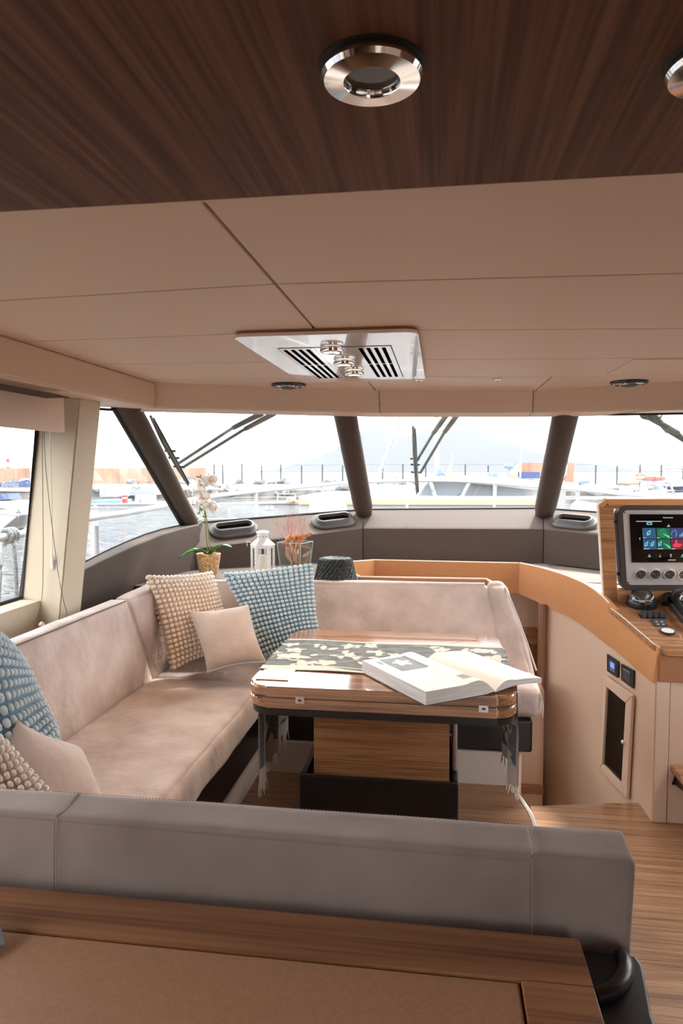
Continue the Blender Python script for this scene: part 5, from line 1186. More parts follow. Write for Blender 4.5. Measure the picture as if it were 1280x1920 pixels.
# black padded pocket at the end of the sofa back
t = thing('padded_end_pocket', (.25, 1.0, .0), 'black vinyl padded pocket with rolled rim at the near sofa end beside the cabinet', 'pocket')
outl = [(.216, 1.066), (.300, 1.066), (.304, 1.045), (.298, 1.0), (.290, .95), (.286, .88), (.284, .6), (.216, .6)]
bm = B(); solid(bm, [(x, y, 0) for x, y in outl], (0, 0, .868), .006, 2); build('body', bm, 'blackv', t, 40)
bm = B(); rl = smoothpts([(.278, 1.062, .866), (.276, 1.03, .876), (.266, 1.0, .880), (.246, .975, .878), (.218, .962, .874)], 6); tube(bm, rl, .0115, 14); build('rolled_rim', bm, 'blackv', t, 60)
# cloth corner at the very left edge
t = thing('folded_cloth', (-.56, .82, .9), 'corner of a grey-blue cloth at the lower left edge above the cabinet', 'cloth')
bm = B(); A1 = at(-60, 1690, 'z', .93); A2 = at(-6, 1706, 'z', .925); A3 = at(9, 1775, 'z', .902); A4 = at(-80, 1800, 'z', .905); solid(bm, [A1, A2, A3, A4], (0, 0, .004)); build('cloth', bm, 'runner', t, 30)

# ============================================================ OUTSIDE
SEA = -.8
bm = B(); poly(bm, [(-3000, -800, SEA), (3000, -800, SEA), (3000, 6000, SEA), (-3000, 6000, SEA)]); struct('sea', bm, 'water', 0)
# own hull and decks
bm = B(); solid(bm, [(-2.35, -4, .45), (2.35, -4, .45), (2.35, 4, .45), (2.0, 6.5, .50), (1.1, 8.8, .55), (0, 9.6, .6), (-1.1, 8.8, .55), (-2.0, 6.5, .50), (-2.35, 4, .45)], (0, 0, -.0), pts2=[(-2.2, -4, -1), (2.2, -4, -1), (2.2, 4, -1), (1.6, 6.5, -1), (.7, 8.6, -1), (0, 9.2, -1), (-.7, 8.6, -1), (-1.6, 6.5, -1), (-2.2, 4, -1)]) 
# hollow where the cabin stands: keep only as hull sides below deck
bm.free()
bm = B(); solid(bm, [(-1.75, 5.05, .45), (1.75, 5.05, .45), (2.0, 6.5, .5), (1.1, 8.8, .55), (0, 9.6, .6), (-1.1, 8.8, .55), (-2.0, 6.5, .5)], (0, 0, -.25)); struct('foredeck', bm, 'gel', 0)
bm = B(); solid(bm, [(-1.92, -3, .45), (-2.35, -3, .45), (-2.35, 4.4, .45), (-2.0, 6.5, .5), (-1.75, 5.05, .45), (-1.92, 4.2, .45)], (0, 0, -.25)); struct('side_deck_left', bm, 'gel', 0)
bm = B(); solid(bm, [(1.83, -3, .45), (2.35, -3, .45), (2.35, 4.4, .45), (2.0, 6.5, .5), (1.75, 5.05, .45), (1.83, 4.2, .45)], (0, 0, -.25)); struct('side_deck_right', bm, 'gel', 0)
# bow rail
t = thing('bow_rail', (0, 9, .5), 'white tubular guard rail running round the bow outside the windows', 'rail')
rp_ = [Vector((-2.30, -2, 1.22)), Vector((-2.30, 1.5, 1.26)), XX(0, 1008, -2.3), XX(60, 995, -2.28), XX(165, 972, -2.25), XX(240, 961, -2.2), XX(320, 946, -2.1), at(400, 930, 'y', 6.1), at(520, 917, 'y', 7.3), at(655, 905, 'y', 8.6), at(735, 902, 'y', 9.3), at(800, 901, 'y', 9.7), at(862, 902, 'y', 9.7), at(930, 906, 'y', 9.2), at(1010, 913, 'y', 8.3), at(1075, 916, 'y', 7.4), at(1170, 925, 'y', 6.3), at(1280, 939, 'y', 5.4), Vector((2.3, 3.5, 1.30)), Vector((2.3, -2, 1.22))]
bm = B(); tube(bm, smoothpts(rp_, 5), .022, 12); build('top_rail', bm, 'gel', t, 60)
bm = B(); tube(bm, smoothpts([p-Vector((0, 0, .42)) for p in rp_], 4), .005, 6); build('guard_wire', bm, 'steel', t, 60)
for (px, py, ax, v) in ((181, 985, 'x', -2.25), (480, 921, 'y', 6.9), (604, 909, 'y', 8.1), (763, 901, 'y', 9.5), (927, 905, 'y', 9.2), (1083, 917, 'y', 7.35), (1230, 933, 'y', 5.75)):
    p = at(px, py, ax, v); bm = B(); tube(bm, [p, Vector((p.x, p.y, .46))], .018, 10); build('stanchion', bm, 'gel', t, 60)
p = Vector((-2.3, 1.6, 1.26)); bm = B(); tube(bm, [p, Vector((p.x, p.y, .46))], .018, 10); build('stanchion', bm, 'gel', t, 60)
# rope over the rail
t = thing('mooring_rope', (-2.3, 2.5, .8), 'grey rope wound round the guard rail outside the aft side window', 'rope')
rc = XX(16, 1004, -2.3); bm = B()
for k in range(3):
    yy = rc.y-.02+.028*k; cz = rc.z; tube(bm, [(rc.x+.034*math.cos(a), yy, cz+.034*math.sin(a)) for a in [2*PI*q_/14 for q_ in range(14)]], .011, 8, closed=True)
build('coil', bm, 'rope', t, 60)
bm = B(); tube(bm, smoothpts([(rc.x, rc.y+.05, rc.z+.03), XX(27, 1030, -2.26), XX(30, 1080, -2.26), XX(31, 1130, -2.26), XX(24, 1160, -2.27)], 6), .012, 8); build('strand', bm, 'rope', t, 60)
bm = B(); tube(bm, smoothpts([(rc.x, rc.y-.03, rc.z-.03), XX(2, 1060, -2.26), XX(-4, 1150, -2.26)], 6), .010, 8); build('strand', bm, 'rope', t, 60)
# sun pad / covered tender on the foredeck
t = thing('foredeck_cushion', (-1.2, 7, .5), 'rounded white cover on the foredeck beyond the left windshield pane', 'cover')
a = at(553, 966, 'y', 6.6); b = at(642, 966, 'y', 6.6); tz = at(600, 937, 'y', 6.6).z
bm = B(); softbox(bm, [(a.x, 6.5, .5), (b.x+.03, 6.5, .5), (b.x+.03, 7.3, .5), (a.x, 7.3, .5), (a.x+.16, 6.6, tz-.02), (b.x-.04, 6.6, tz+.01), (b.x-.04, 7.2, tz+.01), (a.x+.16, 7.2, tz-.02)], .09, (8, 8, 8), .01); build('cover', bm, 'gel', t, 60)
t = thing('deck_box', (-1.0, 7.6, .5), 'small white box vent just above the foredeck cover', 'vent')
a = at(582, 948, 'y', 7.6); b = at(596, 932, 'y', 7.6); bm = B(); box(bm, a.x, b.x, 7.5, 7.6, .5, b.z, .02); build('box', bm, 'gel', t, 40)
t = thing('foredeck_cushion', (1.2, 6.6, .5), 'rounded white cover on the foredeck beyond the right windshield pane', 'cover')
a = at(1066, 975, 'y', 6.4); b = at(1135, 975, 'y', 6.2); tz = at(1090, 942, 'y', 6.4).z
bm = B(); softbox(bm, [(a.x, 6.3, .5), (b.x+.4, 6.3, .5), (b.x+.4, 7.1, .5), (a.x, 7.1, .5), (a.x+.12, 6.4, tz), (b.x+.2, 6.4, tz-.06), (b.x+.2, 7.0, tz-.06), (a.x+.12, 7.0, tz)], .08, (8, 8, 8), .01); build('cover', bm, 'gel', t, 60)
# wipers
def glass_pt(k, px, py, off):
    P = GB[k]; N = ((GB[k+1]-GB[k]).cross(GT[k]-GB[k])).normalized(); N = N if N.y > 0 else -N
    return hit(px, py, P+N*off, N)
def wiper(k, blade, arms, lab, hub=None):
    c0 = glass_pt(k, *(hub or arms[0][0]), .07); t = thing('windshield_wiper', c0, lab, 'wiper', 'windshield wipers')
    if blade:
        bm = B(); b_ = [glass_pt(k, *p, .03) for p in blade]; tube(bm, b_, [.008, .014, .014, .006][:len(b_)], 8); bl = build('blade', bm, 'arm', t, 50)
        bm = B(); tube(bm, [b_[0].lerp(b_[-1], .03), b_[0].lerp(b_[-1], .97)], .005, 6); 
        for v in bm.verts: v.co += Vector((.012, 0, 0))
        build('rubber_edge', bm, 'blackp', bl, 50)
        mid = glass_pt(k, *hub, .05); u = (b_[-1]-b_[0]).normalized()
        for s in (-.08, -.02, .06):
            bm = B(); tube(bm, [mid+u*s+Vector((-.03, 0, 0)), mid+u*(s+.02)+Vector((.03, 0, .01))], .008, 8); build('clip', bm, 'darkgrey', t, 50)
    for (p, m_, q_) in arms:
        bm = B(); A0, A1, A2 = glass_pt(k, *p, .06), glass_pt(k, *m_, .08), glass_pt(k, *q_, .10); tube(bm, [A0, A1], .010, 8); tube(bm, [A1, A2], [.015, .019], 8); build('arm', bm, 'arm', t, 40)
wiper(0, [(282, 780), (306, 828), (330, 870), (353, 910)], [((336, 868), (435, 803), (492, 774)), ((343, 876), (458, 805), (515, 774))], 'left wiper: blade upright beside the left post, twin arms rising to the right', (327, 862))
wiper(1, [(774, 799), (777, 850), (780, 890), (781, 926)], [((781, 864), (812, 812), (838, 776)), ((788, 886), (833, 810), (858, 776))], 'centre wiper with near vertical blade in the middle windshield pane', (778, 874))
wiper(2, None, [((1330, 872), (1272, 813), (1202, 774)), ((1320, 850), (1252, 809), (1222, 774))], 'right wiper: two grey arms entering the top right of the right windshield pane')
bm = B(); tube(bm, [glass_pt(2, 1200+20+20*math.cos(a), 779+8*math.sin(a), .09) for a in [k*PI/8 for k in range(9)]], .005, 6); o = build('washer_hose', bm, 'arm', None, origin=glass_pt(2, 1210, 780, .09)); tag(o, 'thin looped washer hose between the right wiper arms', 'hose')

# ---- breakwater, wall, fence
def ext(name, pts, y, depth, m, parent, smooth=0, bevel=0.):
    bm = B(); P = [at(px, py, 'y', y) for px, py in pts]; solid(bm, P, (0, depth, 0), bevel, 2); return build(name, bm, m, parent, smooth)
YB = 64.
bm = B(); solid(bm, [(-140, YB, SEA-.5), (-140, YB, -.1), (-140, YB+1.5, .40), (-140, YB+9, .40), (-140, YB+9, SEA-.5)], (260, 0, 0)); brk = struct('breakwater', bm, 'stone', 0)
rg = random.Random(11)
rocks = []
for q_ in range(4):
    bm = B(); bmesh.ops.create_icosphere(bm, subdivisions=1, radius=1.)
    for v in bm.verts: v.co *= rg.uniform(.72, 1.15)
    me = bpy.data.meshes.new('rock'); bm.to_mesh(me); bm.free(); me.materials.append(M['rock']); rocks.append(me)
for k in range(170):
    x = rg.uniform(-46, 34); s = rg.uniform(.3, .75)
    if k < 90: y, z = YB+rg.uniform(2, 5), .40+s*.15
    else: y, z = YB+rg.uniform(-.6, 1.2), rg.uniform(-.7, .1)
    o = bpy.data.objects.new('rock', rocks[k % 4]); C.objects.link(o); o.parent = brk; o.location = (x, y, z); o.scale = (s*1.5, s, s*.75); o.rotation_euler = (rg.random()*.5, rg.random()*.5, rg.random()*6)
# solid wall stretches
def hwall(n, x0px, x1px, ypx):
    a = at(x0px, ypx, 'y', YB+4); b = at(x1px, ypx, 'y', YB+4); bm = B()
    box(bm, a.x, b.x, YB+4, YB+4.6, .3, a.z); w_ = struct('wall_harbour_%d' % n, bm, 'wallo', 0)
    k = a.x+1.2
    while k < b.x-.3:
        bm = B(); box(bm, k-.05, k+.05, YB+3.96, YB+4.0, .5, a.z-.02); build('joint', bm, 'wallo', w_, 0); k += 2.6
hwall(1, -260, 384, 878); hwall(2, 968, 1076, 868)
t = thing('breakwater_fence', (0, YB+5, .4), 'row of thin grey fence posts with wires along the top of the breakwater', 'fence')
for x in [401+0]+[417, 453, 490, 526, 565, 604, 642, 717, 755, 798, 872, 915]+[1117, 1157, 1200, 1240, 1281]:
    a = at(x, 872, 'y', YB+5); bm = B(); box(bm, a.x-.07, a.x+.07, YB+5, YB+5.14, .4, a.z+rg.uniform(-.1, .15)); build('post', bm, 'post', t, 0)
for z in (2.3, 1.6):
    bm = B(); tube(bm, [(at(384, 872, 'y', YB+5).x, YB+5, z), (at(968, 872, 'y', YB+5).x, YB+5, z)], .012, 4); tube(bm, [(at(1080, 872, 'y', YB+5).x, YB+5, z), (at(1330, 872, 'y', YB+5).x, YB+5, z)], .012, 4); o = build('wire', bm, 'post', t, 0); o['kind'] = 'stuff'
# hills
def hill(pts, y, lab):
    bm = B(); P = [at(px, py, 'y', y) for px, py in pts]; base = [Vector((P[0].x, y, SEA))]+P+[Vector((P[-1].x, y, SEA))]
    c = sum(P, Vector())/len(P); fr = [Vector((p.x, p.y, p.z)) for p in P]
    rows = [[bm.verts.new(Vector((p.x, y-2500*(1-s), SEA+(p.z-SEA)*(s**1.0)*(1+.0*s)))) for p in P] for s in (0, .25, .5, .75, 1)]
    rows += [[bm.verts.new(Vector((p.x, y+1500, SEA))) for p in P]]
    for a, b in zip(rows, rows[1:]):
        for k in range(len(P)-1): bm.faces.new((a[k], a[k+1], b[k+1], b[k]))
    o = build('hill', bm, 'mount', None, 60, origin=(c.x, y, SEA)); tag(o, lab, 'hill')
hill([(560, 884), (640, 835), (668, 812), (690, 804), (706, 802), (735, 815), (760, 817), (800, 806), (830, 795), (850, 791), (866, 790), (890, 800), (920, 818), (950, 830), (990, 842), (1040, 858), (1120, 872), (1220, 884)], 9000., 'very pale hazy mountain ridge on the horizon beyond the breakwater')
# lighthouse, street lamp, sign
lx = at(15, 880, 'y', YB+5); t = thing('harbour_light', (lx.x, YB+5, 2.8), 'small red harbour light tower above the wall at the far left', 'beacon')
gp = lambda px, py, y=YB+5: at(px, py, 'y', y)
bm = B(); a = gp(15, 866); b = gp(15, 892); tube(bm, [b, a], .16, 10); build('tower', bm, 'red', t)
bm = B(); c = gp(15, 872); lathe(bm, c, [(.5, -.3), (.55, -.25), (.55, .25), (.5, .3)], 14); build('gallery', bm, 'grey', t, 40)
bm = B(); c = gp(15, 868); lathe(bm, c, [(.2, 0), (.2, .3), (.05, .5)], 12); build('lantern_cap', bm, 'red', t, 40)
a = gp(6, 872); b = gp(6, 892); bm = B(); tube(bm, [a, b], .05, 6); o = build('ladder_pole', bm, 'grey', None, origin=b); tag(o, 'thin grey pole just left of the red harbour light', 'pole')
a = gp(208, 868, YB+4.3); b = gp(209, 879, YB+4.3); t = thing('flood_lamp', b, 'grey flood lamp on a short pole above the rusty wall', 'lamp')
bm = B(); tube(bm, [a, b], .05, 6); build('pole', bm, 'grey', t); bm = B(); box(bm, a.x-.4, a.x+.15, a.y-.1, a.y+.1, a.z-.05, a.z+.25, .02); build('head', bm, 'grey', t, 0)
# quay boats in front of the left wall: white tanker trailer, outboards, red fuel drum, dark pontoon
t = thing('mooring_pontoon', at(240, 945, 'y', 34), 'long low dark pontoon boat with white rail below the rusty wall', 'boat'); Y = 43.
ext('hull', [(168, 946), (332, 944), (332, 956), (300, 958), (168, 958)], Y, 3., 'grey', t); ext('gunwale', [(168, 944.5), (332, 942.5), (332, 945.5), (168, 947)], Y-.1, 3.2, 'gel', t)
ext('cabin', [(172, 938), (222, 937), (222, 944), (172, 944)], Y+.3, 2, 'bluec', t)
for x0, w_ in ((253, 8), (264, 9), (277, 9)):
    ext('engine_cowl', [(x0, 929), (x0+w_, 929), (x0+w_+.5, 943), (x0, 943)], Y+.3, .6, 'silver', t)
bm = B(); 
t2 = thing('red_fuel_pump', at(231, 943, 'y', 43.2), 'small red and white fuel pump standing on the dark pontoon', 'pump')
ext('lower', [(229, 935), (234, 935), (234, 943), (229, 945)], 43.2, .4, 'red', t2); ext('band', [(229, 932.5), (234, 932.5), (234, 935), (229, 935)], 43.2, .4, 'white', t2); ext('upper', [(229, 929), (234, 929), (234, 932.5), (229, 932.5)], 43.2, .4, 'red', t2)
t = thing('storage_tank', at(200, 930, 'y', 55), 'white storage tank with grey markings below the rusty wall', 'tank')
ext('body', [(184, 915), (214, 914), (216, 934), (186, 935)], 55., 3, 'gel', t, 0, .15); ext('mark', [(189, 919), (195, 919), (196, 928), (188, 928)], 54.97, .05, 'grey', t)
t = thing('quay_shed', at(250, 930, 'y', 60), 'row of grey rocks and pale canvas below the rusty wall', 'canvas heap')
ext('heap', [(214, 922), (228, 912), (244, 918), (252, 909), (262, 914), (283, 912), (290, 928), (216, 930)], 60., 2, 'grey', t); ext('canvas', [(244, 910), (262, 908), (258, 916)], 59.9, .5, 'gel', t)
# far mooring pontoon (centre-left) and floating cage
t = thing('floating_dock', at(500, 945, 'y', 50), 'long pale floating dock across the water behind the bow rail', 'dock')
ext('deck', [(405, 944), (640, 938), (640, 941.5), (405, 947.5)], 50., 1.5, 'gel', t); ext('deck_edge', [(430, 933), (640, 931), (640, 934), (430, 935.5)], 61., 1.2, 'stone', t)
t = thing('dock_frame', at(536, 942, 'y', 50.5), 'dark rectangular frame standing on the floating dock', 'frame'); bm = B()
for p, q_ in (((520, 926), (520, 942)), ((520, 926), (553, 926)), ((553, 926), (553, 942)), ((520, 932), (553, 932))): tube(bm, [gp(*p, 50.5), gp(*q_, 50.5)], .05, 5)
build('bars', bm, 'grey', t)
t = thing('orange_dinghy', at(542, 938, 'y', 42), 'small orange dinghy beside the dark dock frame', 'dinghy'); ext('tube', [(535, 936), (541, 933), (549, 936), (547, 942), (537, 942)], 49., 1.2, 'orangeh', t, 0, .05); ext('seat', [(539, 935), (544, 935), (544, 936), (539, 936)], 48.9, .8, 'gel', t)
t = thing('white_buoy', at(505, 957, 'y', 43), 'pair of white fenders floating beyond the left windshield pane', 'buoy')
for x in (500, 509): bm = B(); c = gp(x, 955, 43.); lathe(bm, c, [(.01, -.18), (.13, -.12), (.15, 0), (.10, .16), (.02, .22)], 12); build('fender', bm, 'gel', t, 60)
# person in a small boat beyond the left quarter window
t = thing('person', at(177, 972, 'y', 35), 'person in white shirt and pale cap sitting in a boat beyond the quarter window', 'person'); Y = 35.; b0 = gp(177, 972, Y)
bm = B(); softbox(bm, [tuple(b0+Vector(v)) for v in ((-.18, -.12, 0), (.18, -.12, 0), (.18, .12, 0), (-.18, .12, 0), (-.13, -.1, .42), (.20, -.1, .42), (.20, .1, .42), (-.13, .1, .42))], .1, (4, 4, 5)); body = build('torso', bm, 'cloth_w', t, 60)
bm = B(); hc_ = b0+Vector((.07, -.02, .55)); lathe(bm, hc_, [(.02, -.13), (.06, -.11), (.09, -.03), (.095, .04), (.07, .1), (.02, .12)], 14); build('head', bm, 'skin', t, 60)
bm = B(); lathe(bm, hc_+Vector((0, 0, .045)), [(.15, 0), (.105, .01), (.10, .06), (.05, .1), (.01, .1)], 14); build('cap', bm, 'cloth_w', t, 60)
for s in (-1, 1):
    bm = B(); tube(bm, smoothpts([b0+Vector((.02+.14*s, -.05, .36)), b0+Vector((.08+.2*s, -.2, .18)), b0+Vector((.16+.05*s, -.36, .14))], 4), [.055]*4+[.045]*4+[.035], 8); build('arm', bm, 'skin', t, 60)
bm = B(); tube(bm, smoothpts([b0+Vector((0, 0, .03)), b0+Vector((.1, -.38, .06)), b0+Vector((.12, -.42, -.3))], 4), .085, 8); build('legs', bm, 'navy', t, 60)
t = thing('rowing_boat', Vector((b0.x, b0.y, SEA)), 'low pale rowing boat carrying the person in white', 'boat'); 
bm = B(); n = 14; rr0, rr1 = [], []
for k in range(n): a_ = 2*PI*k/n; rr0.append((b0.x-.7+1.3*math.cos(a_), b0.y+.6*math.sin(a_), b0.z-.02)); rr1.append((b0.x-.7+1.0*math.cos(a_), b0.y+.4*math.sin(a_), SEA-.1))
solid(bm, rr0, (0, 0, 0), pts2=rr1); build('hull', bm, 'silver', t, 60); bm = B(); tube(bm, rr0, .04, 6, closed=True); build('gunwale', bm, 'gel', t)
# sailing yachts at the far left
Y = 30.; t = thing('sailing_yacht', gp(20, 940, Y), 'white sailing yacht with a navy boom cover seen through the aft side window', 'yacht')
ext('cabin', [(-60, 944), (-60, 945), (52, 960), (52, 946), (40, 943), (-60, 940)], Y, 2.2, 'gel', t); ext('hull', [(-90, 952), (54, 958), (50, 990), (-90, 990)], Y-.3, 2.8, 'gel', t); ext('stripe', [(-90, 982), (50, 982), (50, 984.5), (-90, 984.5)], Y-.35, .1, 'bluec', t)
ext('coachroof', [(-60, 938), (30, 940), (40, 952), (-60, 952)], Y+.2, 1.6, 'gel', t)
for x in (-2, 15): ext('porthole', [(x, 948.5), (x+8, 949.5), (x+8, 952.5), (x, 951.5)], Y+.15, .08, 'boatglass', t)
ext('spray_hood', [(-30, 930), (2, 926), (9, 937), (-30, 940)], Y+.3, 1.4, 'navy', t)
ms = gp(58.5, 700, Y+.9); mb = gp(58.5, 948, Y+.9); bm = B(); tube(bm, [mb, ms], .06, 8); build('mast', bm, 'alu', t)
ext('boom', [(-60, 912.5), (54, 912.5), (54, 915), (-60, 915)], Y+.85, .12, 'gel', t, 0)
cov = ext('boom_cover', [(-60, 906), (0, 905), (35, 903), (50, 899), (55, 901), (54, 913), (-60, 912.5)], Y+.8, .24, 'navy', t, 0, .03)
cp_ = gp(18, 908.5, Y+.795); text('Benita', .36, cp_, Matrix.Rotation(PI/2, 4, 'X'), 'gel', cov, ext=.004, shear=.25)
bm = B(); c = gp(51, 905, Y+.79); poly(bm, [c+Vector((.06*(1 if k % 2 == 0 else .4)*math.sin(k*PI/5), 0, .06*(1 if k % 2 == 0 else .4)*math.cos(k*PI/5))) for k in range(10)]); build('star', bm, 'gel', cov, 0)
bm = B()
for p, q_ in (((34, 790), (30, 823)), ((30, 823), (57, 826)), ((30, 823), (30, 905)), ((22, 790), (4, 900)), ((57, 826), (58, 700))): tube(bm, [gp(*p, Y+.9), gp(*q_, Y+.9)], .012, 4)
o = build('rigging', bm, 'grey', t); o['kind'] = 'stuff'
Y = 26.; t = thing('sailing_dinghy', gp(10, 975, Y), 'pale bow of a nearer boat with a small navy flag at the left edge', 'boat')
ext('bow', [(-80, 966), (-10, 961), (36, 966), (28, 972), (6, 990), (-6, 1007), (-80, 1007)], Y, 1.6, 'silver', t, 0, .05); ext('deck_line', [(-80, 963), (-10, 959), (37, 965), (36, 967.5), (-10, 963), (-80, 967)], Y-.05, 1.7, 'gel', t)
bm = B(); tube(bm, [gp(34, 956, Y), gp(35, 970, Y)], .01, 6); build('flag_staff', bm, 'alu', t); ext('flag', [(34, 953), (39, 963), (30, 963)], Y, .02, 'navy', t)
ext('fender', [(33, 970), (37, 970), (35.5, 973)], Y, .05, 'navy', t)
t = thing('quay_wall', gp(20, 930, 50.), 'pale concrete quay slope behind the sailing yacht', 'quay'); ext('slope', [(-100, 920), (60, 922), (60, 940), (-100, 940)], 50., 4, 'stone', t); ext('coping', [(-100, 917), (60, 919), (60, 922), (-100, 920)], 49.8, 4.2, 'gel', t)
# ---- neighbour motor yacht, centre
Y = 13.; t = thing('motor_yacht', gp(860, 940, Y), 'white motor yacht with a salmon side stripe filling the centre windshield', 'yacht')
ext('hull', [(560, 946), (1030, 947), (1045, 1128), (560, 1128)], Y-.2, 3.4, 'gel', t); ext('hull_stripe', [(560, 936.5), (1010, 938), (1010, 947), (560, 946)], Y-.25, 3.5, 'salmon', t); ext('bulwark', [(560, 930), (1010, 930.5), (1010, 938), (560, 936.5)], Y-.2, 3.4, 'gel', t)
ext('hull_window', [(735, 951), (748, 948.5), (762, 951), (762, 957), (735, 957)], Y-.28, .1, 'boatglass', t); ext('hull_window', [(930, 950), (990, 950), (990, 956), (930, 956)], Y-.28, .1, 'boatglass', t)
ext('superstructure', [(780, 930), (792, 912), (806, 904), (830, 900), (888, 900), (884, 912), (874, 930)], Y+.3, 2.4, 'gel', t)
ext('saloon_window', [(785, 930), (792, 916), (803, 912), (850, 912), (866, 919), (864, 925), (852, 930)], Y+.26, .06, 'boatglass', t)
ext('roof', [(786, 898), (800, 895), (850, 893.5), (905, 893), (985, 898), (1008, 903), (1008, 906), (905, 900), (850, 899), (800, 901)], Y, 2.8, 'gel', t)
ext('superstructure', [(874, 931), (884, 906), (905, 904), (1006, 913), (1004, 931)], Y+.3, 2.4, 'gel', t)
for pts in ([(870, 929), (876, 914), (884, 908), (892, 910), (882, 929)], [(892, 930), (908, 911), (926, 912), (927, 930)], [(930, 930), (930, 912), (960, 915), (968, 914), (992, 934), (980, 934), (956, 931)]): ext('cabin_window', pts, Y+.26, .06, 'boatglass', t)
bm = B(); tube(bm, smoothpts([gp(781, 934, Y), gp(795, 910, Y), gp(806, 905, Y), gp(816, 932, Y)], 5), .04, 8); tube(bm, smoothpts([gp(865, 934, Y), gp(877, 910, Y), gp(886, 904, Y), gp(930, 908, Y), gp(1008, 918, Y)], 5), .035, 8); build('grab_rail', bm, 'gel', t)
bm = B(); tube(bm, [gp(928, 907, Y-.05), gp(927, 932, Y-.05)], .035, 6); build('mullion', bm, 'gel', t)
for k, (x, m_) in enumerate((((840, 851), 0), ((963, 974), 1))):
    pts = [(x[0]-12, 894), (x[0]-3, 889), (x[0]+8, 858), (x[0]+6, 854), (x[0]+12, 856), (x[0]+3, 893)] if k == 0 else [(952, 897), (962, 890), (972, 872), (978, 868), (976, 876), (966, 896)]
    ext('radar_arch', pts, Y+1., .5, 'orangeh', t)
for pts in ([(820, 881), (826, 876), (836, 890), (817, 892)], [(897, 890), (904, 890), (905, 898), (899, 899)], [(916, 885), (933, 886), (935, 896), (918, 899), (915, 895)], [(945, 872), (955, 869), (963, 872), (963, 878), (948, 878)]): ext('canvas_cover', pts, Y+.8, .4, 'bluec', t, 0, .03)
bm = B(); tube(bm, [gp(954, 879, Y+1), gp(957, 893, Y+1)], .05, 6); build('radar_stand', bm, 'gel', t)
bm = B(); tube(bm, [gp(918, 899, Y+.8), gp(925, 884, Y+.8)], .02, 6); tube(bm, [gp(847, 857, Y+1.2), gp(847, 852, Y+1.2)], .03, 6); build('antenna', bm, 'gel', t)
Y = 24.; t = thing('motor_yacht', gp(990, 905, Y), 'farther white yacht with a navy canopy below the right end of the rusty wall', 'yacht')
ext('hull', [(940, 909), (1060, 911), (1060, 1017), (960, 1017)], Y+.3, 2.6, 'gel', t); ext('deckhouse', [(935, 903), (960, 900), (1030, 899), (1050, 903), (1050, 912), (940, 910)], Y, 3, 'gel', t); ext('canopy', [(972, 885), (1012, 885), (1012, 897), (974, 898)], Y+.2, 2, 'navy', t); ext('windscreen', [(961, 897), (970, 885), (973, 897)], Y+.1, 1.5, 'boatglass', t)
bm = B(); tube(bm, [gp(976, 868, Y), gp(978, 836, Y)], .03, 6); tube(bm, [gp(974, 843, Y), gp(981, 843, Y)], .02, 6); tube(bm, [gp(976, 868, Y), gp(975, 896, Y)], .03, 6); build('mast', bm, 'alu', t)
Y = 30.; t = thing('moored_sailboat', gp(760, 925, Y), 'sailboat whose slanting furled forestay and tall pale mast rise behind the centre wiper', 'sailboat')
ext('hull', [(690, 922), (700, 919), (775, 923), (835, 925), (835, 990), (705, 990)], Y, 2.2, 'gel', t); ext('cabin_top', [(720, 916), (745, 912), (790, 914), (800, 924), (718, 922)], Y+.4, 1.4, 'gel', t)
for p_, q_, r_, m_, nm_ in (((818, 770), (819, 924), .12, 'gel', 'mast'), ((749, 786), (699, 918), .075, 'alu', 'forestay'), ((752, 770), (747, 792), .03, 'grey', 'forestay')):
    bm = B(); tube(bm, [gp(*p_, Y+1), gp(*q_, Y+1)], r_, 8); build(nm_, bm, m_, t, 50)
bm = B()
for k in range(14):
    f_ = k/14; c = gp(749-50*f_, 786+132*f_, Y+.98); tube(bm, [c+Vector((-.11, -.06, .05)), c+Vector((.11, -.06, -.12))], .02, 5)
o = build('spiral_cord', bm, 'grey', t, 50); o['kind'] = 'stuff'
# ---- right: boats ashore, rack, flag
bm = B(); a = gp(1030, 930, 56.); b = gp(1500, 930, 56.); box(bm, a.x, b.x, 56, 64.2, SEA-.3, -.52); struct('quay_right', bm, 'stone', 0)
def stand(t, x0, x1, y0, Y):
    for x in (x0, x1):
        bm = B(); a = gp(x, y0, Y); tube(bm, [a, Vector((a.x, a.y, -.53))], .05, 6); build('stand', bm, 'alu', t)
Y = 59.; t = thing('kayak_rack', gp(1225, 925, Y), 'grey slatted rack with red and blue covers at the right windshield', 'rack')
for x in (1200, 1252): ext('upright', [(x, 902), (x+2, 902), (x+2, 930), (x, 930)], Y, .3, 'alu', t)
for y_ in (909, 914, 919, 924, 929): ext('slat', [(1205, y_), (1250, y_), (1250, y_+2), (1205, y_+2)], Y+.1, .1, 'gel', t)
ext('shelf', [(1200, 900), (1252, 900), (1252, 903), (1200, 903)], Y-.1, 2.2, 'grey', t); ext('blue_cloth', [(1222, 903), (1240, 903), (1234, 909), (1234, 930), (1228, 930), (1228, 909)], Y-.15, .1, 'bluec', t)
t = thing('red_boat_cover', gp(1226, 898, Y), 'coral red folded cover on top of the slatted rack', 'cover'); ext('cover', [(1204, 897), (1210, 893), (1247, 894), (1249, 899), (1228, 901), (1204, 900)], Y-.2, 2.2, 'coral', t, 0, .1); ext('strap', [(1226, 894), (1228, 894), (1228, 900), (1226, 900)], Y-.22, .02, 'red', t)
t = thing('wooden_dinghy', gp(1208, 892, Y+2), 'brown upturned dinghy bow behind the red cover', 'dinghy'); ext('hull', [(1200, 896), (1200, 888), (1204, 887), (1216, 893), (1216, 896)], Y+2, 1.5, 'wallo', t, 0, .05); stand(t, 1202, 1214, 895, Y+2.3); ext('keel', [(1200, 888), (1203, 886), (1217, 892.5), (1216, 893.5)], Y+2.5, .2, 'grey', t)
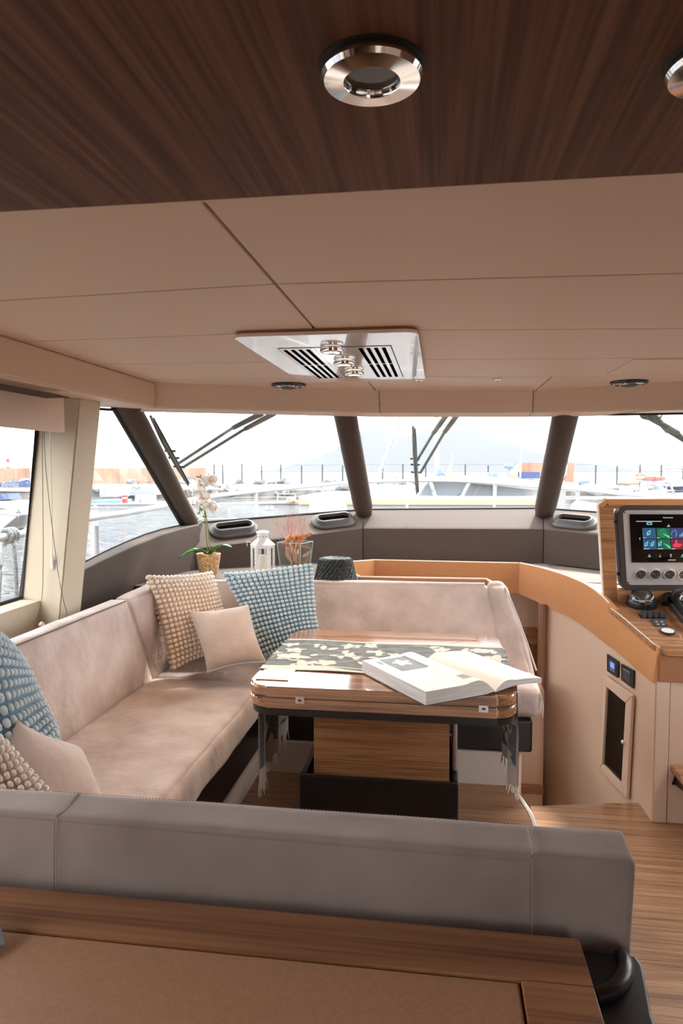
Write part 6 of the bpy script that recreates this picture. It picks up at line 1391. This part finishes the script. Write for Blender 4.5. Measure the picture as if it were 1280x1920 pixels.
t = thing('orange_boat_cover', gp(1186, 905, Y), 'orange covered boat left of the slatted rack', 'boat'); ext('cover', [(1172, 903), (1176, 901), (1199, 901), (1199, 906), (1174, 908)], Y, 2, 'orangeh', t, 0, .05); ext('hull', [(1175, 907), (1198, 906), (1194, 911), (1180, 911)], Y+.1, 1.8, 'gel', t); stand(t, 1181, 1193, 910, Y+.6)
t = thing('blue_boat_cover', gp(1095, 905, Y), 'long white hull with a blue cover right of the right windshield post', 'boat'); ext('cover', [(1083, 905), (1086, 902), (1107, 901), (1105, 906), (1090, 909)], Y, 2, 'bluec', t); ext('hull', [(1040, 904), (1084, 905), (1087, 911), (1050, 914)], Y, 2, 'gel', t); stand(t, 1055, 1080, 911, Y+.6)
t = thing('tricolour_flag', gp(1051, 932, 58.), 'green, white and red flag hanging beside the right windshield post', 'flag')
ext('green_band', [(1059, 878), (1062, 882), (1061, 893), (1056, 893)], 58., .04, 'green', t); ext('white_band', [(1062, 882), (1063, 888), (1062, 896), (1058, 896), (1061, 892)], 58.06, .04, 'gel', t); ext('red_band', [(1061, 891), (1062, 893), (1055, 904), (1052, 904)], 57.94, .04, 'red', t)
bm = B(); tube(bm, [gp(1063, 872, 58.02), gp(1051, 932, 58.02)], .04, 6); build('staff', bm, 'alu', t)
Y = 18.; t = thing('small_motorboat', gp(1270, 915, Y), 'white boat with beige canopy and navy canvas at the right edge above the helm', 'boat')
ext('canopy', [(1258, 909), (1264, 904), (1300, 904), (1300, 912), (1262, 913)], Y, 1.5, 'tanedge', t, 0, .03); ext('canvas', [(1268, 912), (1300, 912), (1300, 920), (1280, 920)], Y+.1, 1.2, 'navy', t)
bm = B(); tube(bm, [gp(1247, 879, Y), gp(1300, 877, Y)], .025, 6); tube(bm, [gp(1248, 879, Y), gp(1249, 925, Y)], .02, 6); tube(bm, smoothpts([gp(1232, 928, Y), gp(1240, 908, Y), gp(1254, 906, Y), gp(1262, 924, Y)], 4), .03, 6); build('frame', bm, 'gel', t)
ext('hull', [(1236, 926), (1300, 922), (1300, 1060), (1246, 1060)], Y, 2., 'gel', t)
